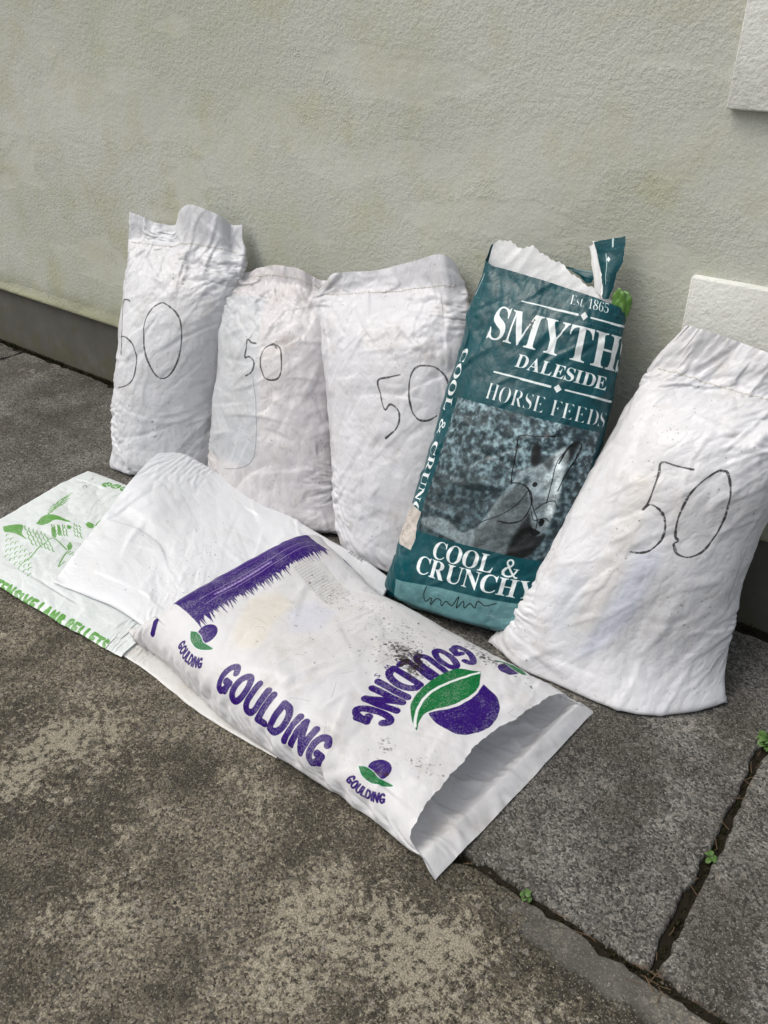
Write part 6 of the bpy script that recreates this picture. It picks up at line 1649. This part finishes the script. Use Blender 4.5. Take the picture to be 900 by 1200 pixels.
# a crumpled scrap of bright green film stuffed in the torn mouth
def crumpled_scrap(c, sx, sy, sz, seed):
    bm = bmesh.new(); bmesh.ops.create_icosphere(bm, subdivisions=4, radius=1.0)
    V = np.array([v.co[:] for v in bm.verts]); F = [[v.index for v in f.verts] for f in bm.faces]; bm.free()
    rng = np.random.default_rng(seed); d = np.zeros(len(V))
    for k in range(18):
        a = rng.normal(0, 1, 3); d += .16 * np.abs(np.sin((V @ a) * rng.uniform(1.2, 4.5) + rng.uniform(0, 6.28))) - .10
    V = V * (1 + .55 * d)[:, None] * np.array([sx, sy, sz]) + np.array(c)
    return V, F
M_SCRAP = simple_mat("green_film", (.10, .22, .045), .30, .5, .5, 30.0)
v, f = crumpled_scrap(TORN['scrap'], .019, .010, .031, 11)
tag(link_mesh("plastic_scrap", v, f, M_SCRAP), "crumpled bright green plastic scrap poking out of the torn teal sack", "plastic scrap")

# ================================================================== GROWTH AND LITTER
def leaf_mesh(base, yaw, pitch, L, W, rng):
    n = 6; V = []; F = []
    d = np.array([math.cos(yaw), math.sin(yaw), 0]); side = np.array([-math.sin(yaw), math.cos(yaw), 0])
    pos = np.array(base, float); p = pitch
    for i in range(n + 1):
        t = i / n; w = W * math.sin(math.pi * min(1, .12 + .88 * t)) ** .8 * (1 if t < 1 else .05)
        up = np.array([0, 0, 1.0]); fall = d * math.cos(p) + up * math.sin(p)
        V += [pos + side * w + up * w * .28, pos, pos - side * w + up * w * .28]
        pos = pos + fall * L / n; p -= .22
    for i in range(n):
        a = i * 3; F += [(a, a + 1, a + 4, a + 3), (a + 1, a + 2, a + 5, a + 4)]
    return V, F
M_LEAF = NT("weed_leaf")
_c = M_LEAF.noise(M_LEAF.coords("Object"), 160.0, 3.0)
M_LEAF = M_LEAF.finish(M_LEAF.mix(_c, (.035, .085, .018), (.09, .17, .035)), .5, M_LEAF.bump(_c, .3, .001), .4)
M_STEM = simple_mat("weed_stem", (.12, .13, .04), .7)
def weed(loc, n, L, W, label, seed, tall):
    rng = np.random.default_rng(seed)
    rt = tag(empty("weed", loc), label, "weed", "weeds growing in the paving joints")
    for k in range(n):
        yaw = k * 2.4 + rng.uniform(-.4, .4); h = rng.uniform(.15, 1) * tall
        r = rng.uniform(.001, .35) * L
        base = (loc[0] + r * math.cos(yaw), loc[1] + r * math.sin(yaw), loc[2] + h)
        v, f = leaf_mesh(base, yaw, rng.uniform(.25, .8), L * rng.uniform(.7, 1.15), W * rng.uniform(.8, 1.15), rng)
        link_mesh("leaf", v, f, M_LEAF, rt)
        if k < 4:
            a, b = np.array([loc[0], loc[1], loc[2] - .004]), np.array(base)
            o = np.array([.0006, 0, 0]); o2 = np.array([0, .0006, 0])
            link_mesh("stem", [a - o, a + o2, a + o, b - o, b + o2, b + o], [(0, 1, 4, 3), (1, 2, 5, 4), (2, 0, 3, 5)], M_STEM, rt)
weed((-.1175, -.355, -.006), 26, .020, .0070, "bushiest green weed in the joint at the right edge of the picture", 1, .022)
weed((-.1165, -.690, -.006), 9, .013, .0045, "small green weed halfway along the joint running out from the wall", 2, .010)
weed((-.338, -.951, -.006), 7, .013, .0055, "tiny round-leaved weed in the long joint just beyond the open sack mouth", 3, .007)

def tufts(lines, seed, per_m, hmin, hmax, spread):
    """Dark moss as many short curved blades along given lines."""
    rng = np.random.default_rng(seed); V, F = [], []
    for (a, b, dens, z) in lines:
        a, b = np.array(a), np.array(b); n = int(np.linalg.norm(b - a) * per_m * dens)
        clump = np.sort(rng.uniform(0, 1, max(3, n // 14)))
        for _ in range(n):
            t = np.clip(clump[int(rng.integers(0, len(clump)))] + rng.normal(0, .006), 0, 1)
            p = a + (b - a) * t; x, y = p[0] + rng.normal(0, .003), p[1] + rng.normal(0, spread)
            h = rng.uniform(hmin, hmax); w = rng.uniform(.0008, .0022); an = rng.uniform(0, 6.28); ln = rng.normal(0, .5, 2) * h
            k = len(V); c, s = math.cos(an) * w, math.sin(an) * w
            V += [(x - c, y - s, z), (x + c, y + s, z), (x + ln[0] * .4 + c * .7, y + ln[1] * .4 + s * .7, z + h * .6), (x + ln[0], y + ln[1], z + h), (x + ln[0] * .4 - c * .7, y + ln[1] * .4 - s * .7, z + h * .6)]
            F += [(k, k + 1, k + 2, k + 4), (k + 4, k + 2, k + 3)]
    return V, F
M_MOSS = simple_mat("dark_moss", (.030, .030, .013), .95, .1, .6, 200.0)
v, f = tufts([((-4.2, -.010), (-2.0, -.010), 1.5, -.006), ((-2.0, -.010), (-.4, -.010), .25, -.006), ((-.4, -.010), (1.2, -.010), 1.1, -.006)], 5, 900, .003, .014, .005)
tag(link_mesh("wall_moss", v, f, M_MOSS), "dark moss along the foot of the wall", kind="stuff")
v, f = tufts([((-.117, -.95), (-.117, -.03), 1.0, -.011), ((-.9, -.953), (.6, -.953), .8, -.011), ((-3.218, -.95), (-3.218, -.03), .5, -.011)], 6, 900, .002, .009, .0035)
tag(link_mesh("joint_moss", v, f, M_MOSS), "dark moss in the paving joints", kind="stuff")

def needles(seed):
    rng = np.random.default_rng(seed); V, F = [], []
    def one(x, y, z, an, L, w=.0006):
        d = np.array([math.cos(an), math.sin(an), 0]); s = np.array([-math.sin(an), math.cos(an), 0]) * w; k = len(V)
        bend = rng.normal(0, .12)
        for i in range(4):
            t = i / 3 - .5; p = np.array([x, y, z + .0012]) + d * L * t + s / w * bend * L * (t * t)
            V.extend([p - s, p + np.array([0, 0, w * 1.4]), p + s])
        for i in range(3):
            a = k + i * 3; F.extend([(a, a + 1, a + 4, a + 3), (a + 1, a + 2, a + 5, a + 4)])
    for _ in range(22): one(-.117 + rng.normal(0, .006), rng.uniform(-.93, -.1), -.004 + rng.uniform(0, .004), math.pi / 2 + rng.normal(0, .5), rng.uniform(.012, .035))
    for _ in range(12): one(rng.uniform(-.5, .3), -.953 + rng.normal(0, .005), -.004 + rng.uniform(0, .004), rng.normal(0, .5), rng.uniform(.010, .03))
    for _ in range(14): one(-.115 + rng.normal(0, .02), -.955 + rng.normal(0, .014), .0008, rng.uniform(0, 3.1), rng.uniform(.012, .03))
    for _ in range(40): one(rng.uniform(-1.2, .2), rng.uniform(-1.5, -.1), .0006, rng.uniform(0, 3.1), rng.uniform(.005, .014), .0005)
    return V, F
M_STRAW = simple_mat("dry_needles", (.13, .085, .05), .8, .2, .6, 80.0)
v, f = needles(9)
tag(link_mesh("dry_needles", v, f, M_STRAW), "dry brown needles in the joints", kind="stuff")

def grit(seed, n):
    rng = np.random.default_rng(seed); V, F = [], []
    for _ in range(n):
        if rng.random() < .35:
            x, y = rng.uniform(-2.6, .6), -.952 + rng.normal(0, .012)
        elif rng.random() < .4:
            x, y = rng.uniform(-3.4, .4), -.03 - abs(rng.normal(0, .02))
        else:
            x, y = rng.uniform(-2.8, .5), rng.uniform(-1.6, -.03)
        r = .0008 + .0022 * rng.random() ** 3; k = len(V)
        q = rng.normal(0, .25, (6, 3)) * r + np.array([(r, 0, 0), (-r, 0, 0), (0, r, 0), (0, -r, 0), (0, 0, r * .8), (0, 0, -r * .8)]) + np.array([x, y, r * .4])
        V.extend(q)
        F.extend([(k, k + 2, k + 4), (k + 2, k + 1, k + 4), (k + 1, k + 3, k + 4), (k + 3, k, k + 4), (k + 2, k, k + 5), (k + 1, k + 2, k + 5), (k + 3, k + 1, k + 5), (k, k + 3, k + 5)])
    return V, F
M_GRIT = simple_mat("grit", (.11, .095, .075), .9, .2, .9, 300.0)
v, f = grit(15, 1500)
tag(link_mesh("grit", v, f, M_GRIT, smooth=False), "loose grit scattered over the paving", kind="stuff")
#MW = simple_mat("white", (.8,.8,.8), .5)
#import time; t0=time.time()
#for k,g_ in CL.items():
#    rt = empty("sack")
#    cloth_mesh("body", g_, MW, rt, 0, g_["P"].shape[0]-1)
#print("T",time.time()-t0)
